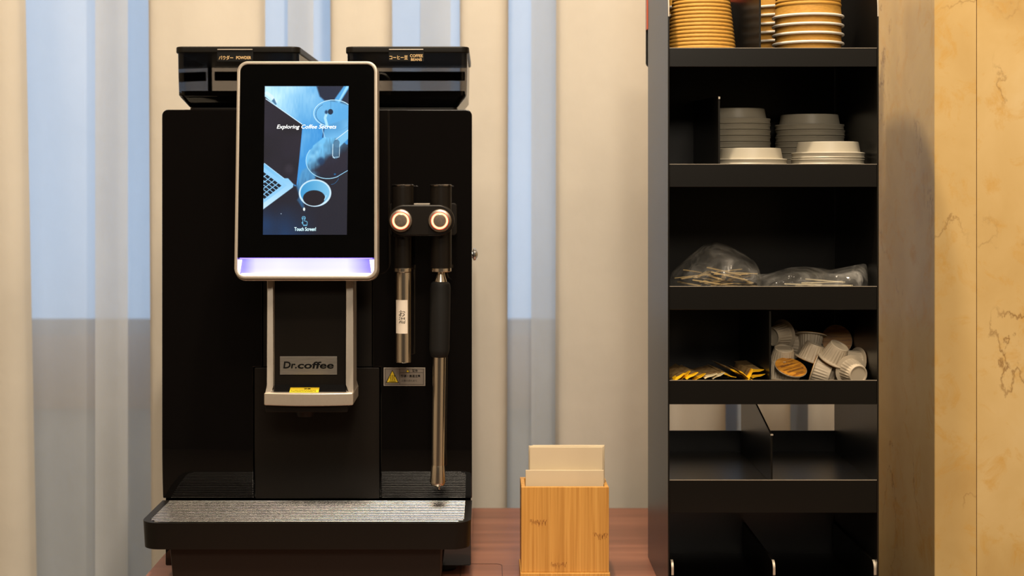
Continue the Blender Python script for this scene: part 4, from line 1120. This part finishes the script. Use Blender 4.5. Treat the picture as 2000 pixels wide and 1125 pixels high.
# ---------------------------------------------------------------- creamer pods
Rp = 0.0180
def pod_proto():
    root = empty('creamer_pod', (0, 0, 0))
    def ribs(r, z, a):
        if 0.0022 < z < 0.0165 and r > 0.008: return r * (1 + 0.024 * math.sin(a * 24))
        return r
    prof = [(0, 0.0004), (Rp, 0.0004), (Rp, 0.0013), (0.0140, 0.0018), (0.0136, 0.0026), (0.0131, 0.006), (0.0124, 0.011), (0.0116, 0.0160), (0.0112, 0.0176),
            (0.0108, 0.0196), (0.0103, 0.0200), (0.0092, 0.0198), (0.0086, 0.0186), (0, 0.0182)]
    link_obj('pod_cup', lathe(prof, 192, ribs=ribs), M['cream_plastic'], root, local=True)
    f = lathe([(0, -0.0002), (Rp - 0.0004, -0.0002), (Rp - 0.0002, 0.0003), (0, 0.0003)], 64)
    link_obj('foil_lid', f, M['foil'], root, local=True, label='orange wood-print foil lid')
    return root
podp = pod_proto(); pf = [True]
PODS = [  # crop x, y of rim centre, depth, axis from rim to base (x right, y away, z up), label
    (296, 690, 1.560, (0.04, -0.34, 0.94), 'upturned creamer pod standing against the compartment divider'),
    (905, 640, 1.545, (0.36, -0.36, 0.86), 'upturned creamer pod tilted to the right, highest at the centre'),
    (632, 648, 1.556, (0.33, -0.08, 0.94), 'upturned creamer pod just left of the highest centre pod'),
    (1262, 680, 1.560, (-0.92, -0.32, 0.22), 'creamer pod lying on its side at the far right, base to the left'),
    (845, 835, 1.556, (0.40, -0.20, 0.90), 'upturned creamer pod below the highest centre pod'),
    (1125, 875, 1.536, (0.22, -0.95, -0.12), 'creamer pod at front right showing its round base'),
    (668, 820, 1.545, (0.90, -0.30, -0.30), 'creamer pod on its side just right of the orange lid'),
    (405, 740, 1.530, (-0.14, 0.46, -0.88), 'creamer pod showing its orange printed lid at the front left'),
    (1010, 400, 1.606, (0.0, 0.97, -0.25), 'creamer pod at the back showing its striped brown lid'),
    (650, 330, 1.588, (-0.12, -0.24, -0.95), 'upright creamer pod at the back centre with rim on top'),
    (440, 460, 1.600, (-0.93, -0.30, 0.15), 'creamer pod on edge behind the left ones'),
    (315, 335, 1.590, (-0.80, -0.58, -0.05), 'creamer pod at upper left beside the divider, base forward'),
    (245, 880, 1.545, (0.0, 0.10, 0.99), 'creamer pod lowest at the left beneath the orange lid'),
]
f3 = FLOOR[3] + 0.0002
xmin = X_(1507.4, YR) + 0.0006; xmax = IX1 - 0.0006
for cx, cy, Y, ax, label in PODS:
    px, py = 1480 + cx / 6.25, 600 + cy / 6.25
    a = Vector(ax).normalized(); p = P(px, py, Y)
    o = podp if pf[0] else copy_tree(podp); pf[0] = False
    q = Vector((0, 0, 1)).rotation_difference(a)
    o.rotation_mode = 'QUATERNION'; o.rotation_quaternion = q
    # keep the pod between divider and side panel and above the shelf
    ext = []
    for r_, h_ in ((Rp, 0.0), (Rp, 0.0013), (0.0108, 0.020)):
        for k in range(24):
            t_ = 2 * math.pi * k / 24; ext.append(q @ Vector((r_ * math.cos(t_), r_ * math.sin(t_), h_)))
    p.x = max(p.x, xmin - min(v.x for v in ext)); p.x = min(p.x, xmax - max(v.x for v in ext))
    p.z = max(p.z, f3 - min(v.z for v in ext)); p.y = max(p.y, YR + 0.0030 - min(v.y for v in ext))
    o.location = p; tag(o, label, 'creamer pod', 'creamer pods heaped in the lower right compartment')
    if 'orange printed' in label:
        t = bmesh.new()
        mr = random.Random(5)          # lettering too small to read in the photo: rows of broken strokes
        for y, x0, x1, h in ((0.0080, -.004, .010, .0016), (0.0030, -.012, .010, .0030), (-.0030, -.014, .012, .0012), (-.0078, -.012, .012, .0028), (-.0125, -.004, .008, .0014)):
            x = x0
            while x < x1:
                w = mr.uniform(.0005, .0013); hh = h * mr.uniform(.5, 1.0); q = ((x, y), (x + w, y), (x + w * .8, y + hh), (x + w * .1, y + hh * .9))
                t.faces.new([t.verts.new((a_, -b_, -0.00045)) for a_, b_ in q]); x += w + mr.uniform(.0002, .0007)
        link_obj('lid_print', t, M['brown_ink'], o, False, local=True)

# ---------------------------------------------------------------- sugar sachets
def sachet_proto(endmat):
    root = empty('sugar_sachet', (0, 0, 0))
    L, W_, T_ = 0.085, 0.0145, 0.0028; b = bmesh.new(); rows = []
    for s in range(12):
        u = s / 11; y = 0.010 + (L - 0.018) * u; e = max(0.12, (1 - (2 * u - 1) ** 6)); k = 14; row = []
        for i in range(k):
            a = 2 * math.pi * i / k; row.append(b.verts.new((W_ / 2 * math.cos(a) * (1.0 if e > .5 else 1.04), y, T_ * 0.5 * (1 + math.sin(a) * e * 0.96) + 0.0002)))
        rows.append(row)
    for p, q in zip(rows[:-1], rows[1:]):
        for i in range(14): b.faces.new([p[i], p[(i + 1) % 14], q[(i + 1) % 14], q[i]])
    b.faces.new(rows[0]); b.faces.new(rows[-1])
    link_obj('wrapper', b, M['sachet'], root, local=True)
    t = bmesh.new(); n = 8; top, bot = [], []
    for j in range(5):
        v = j / 4; y = 0.0108 * v; ra, rb = [], []
        for i in range(n + 1):
            x = (i / n - .5) * W_ * 1.04; z = T_ * 0.5 + 0.0004 * math.sin(i * 0.9) + 0.0020 * (1 - v) * (i / n - .3)
            th = 0.0003 + 0.0009 * v ** 2 * (1 - (2 * i / n - 1) ** 2)
            ra.append(t.verts.new((x, y, z + th))); rb.append(t.verts.new((x, y, z - th)))
        top.append(ra); bot.append(rb)
    for j in range(4):
        for i in range(n):
            t.faces.new([top[j][i], top[j][i + 1], top[j + 1][i + 1], top[j + 1][i]]); t.faces.new([bot[j][i], bot[j + 1][i], bot[j + 1][i + 1], bot[j][i + 1]])
        t.faces.new([top[j][0], top[j + 1][0], bot[j + 1][0], bot[j][0]]); t.faces.new([top[j][n], bot[j][n], bot[j + 1][n], top[j + 1][n]])
    for i in range(n): t.faces.new([top[0][i], bot[0][i], bot[0][i + 1], top[0][i + 1]]); t.faces.new([top[4][i], top[4][i + 1], bot[4][i + 1], bot[4][i]])
    link_obj('sealed_end', t, M[endmat], root, local=True, label='flat sealed end')
    return root
spy, spp = sachet_proto('sachet_yellow'), sachet_proto('sachet_pale')
used = {'y': False, 'p': False}
SA = [ # px of the front end centre, py, depth, yaw (deg), roll (deg), tilt (deg), kind, label words
    (1320.5, 741, 1.512, 3, 32, 3, 'y', 'leftmost yellow-ended sachet leaning on the rack side'),
    (1329, 738.5, 1.520, 2, 20, 4, 'y', 'bright yellow-ended sachet second from the left'),
    (1341, 737, 1.526, 5, 36, 4, 'y', 'yellow-ended sachet third from the left, turned on edge'),
    (1354, 737.5, 1.516, 6, 22, 4, 'y', 'yellow-ended sachet fourth from the left'),
    (1369, 740, 1.520, 8, 24, 2, 'y', 'yellow-ended sachet fifth from the left, low on the shelf'),
    (1390, 738, 1.518, 4, 14, 3, 'p', 'left of the two pale-ended sachets'),
    (1405, 737.5, 1.519, 6, 18, 4, 'p', 'right of the two pale-ended sachets'),
    (1424, 737, 1.522, 5, -22, 5, 'y', 'broad yellow-ended sachet right of the pale pair'),
    (1443, 732, 1.526, 10, -26, 7, 'y', 'yellow-ended sachet raised behind the broad one'),
    (1456, 737, 1.516, 2, -42, 2, 'y', 'orange-ended sachet standing on edge, left one'),
    (1469, 735, 1.514, 4, 64, 2, 'y', 'orange-ended sachet standing upright on edge, right one'),
    (1483, 738, 1.524, 6, 8, 1, 'y', 'dim orange-ended sachet lying beneath the rightmost one'),
    (1490, 728.5, 1.532, 4, 4, 7, 'y', 'rightmost yellow-ended sachet lying flat by the divider'),
    (1346, 741.5, 1.560, 7, 10, 0, 'p', 'sachet half hidden behind the yellow ends at the left'),
    (1412, 741.5, 1.562, 3, -10, 0, 'p', 'sachet half hidden behind the pale ends at the centre'),
]
SX0, SX1 = IX0 + 0.0006, X_(1503.5, YR) - 0.0006
for px, py, Y, yaw, roll, tilt, kd, label in SA:
    base = spy if kd == 'y' else spp
    o = base if not used[kd] else copy_tree(base); used[kd] = True
    m = Matrix.Rotation(R(yaw), 4, 'Z') @ Matrix.Rotation(R(tilt * 0.6 - 2.5), 4, 'X') @ Matrix.Rotation(R(-roll), 4, 'Y')
    o.rotation_euler = m.to_euler(); p = P(px, py, Y)
    ext = [m @ Vector((sx, sy, sz)) for sx in (-0.0076, 0.0076) for sy in (0, 0.077) for sz in (-0.0005, 0.0031)]
    p.x = max(p.x, SX0 - min(v.x for v in ext)); p.x = min(p.x, SX1 - max(v.x for v in ext)); p.z = max(p.z, f3 - min(v.z for v in ext))
    o.location = p; tag(o, label, 'sugar sachet', 'sugar sachets in the lower left compartment')
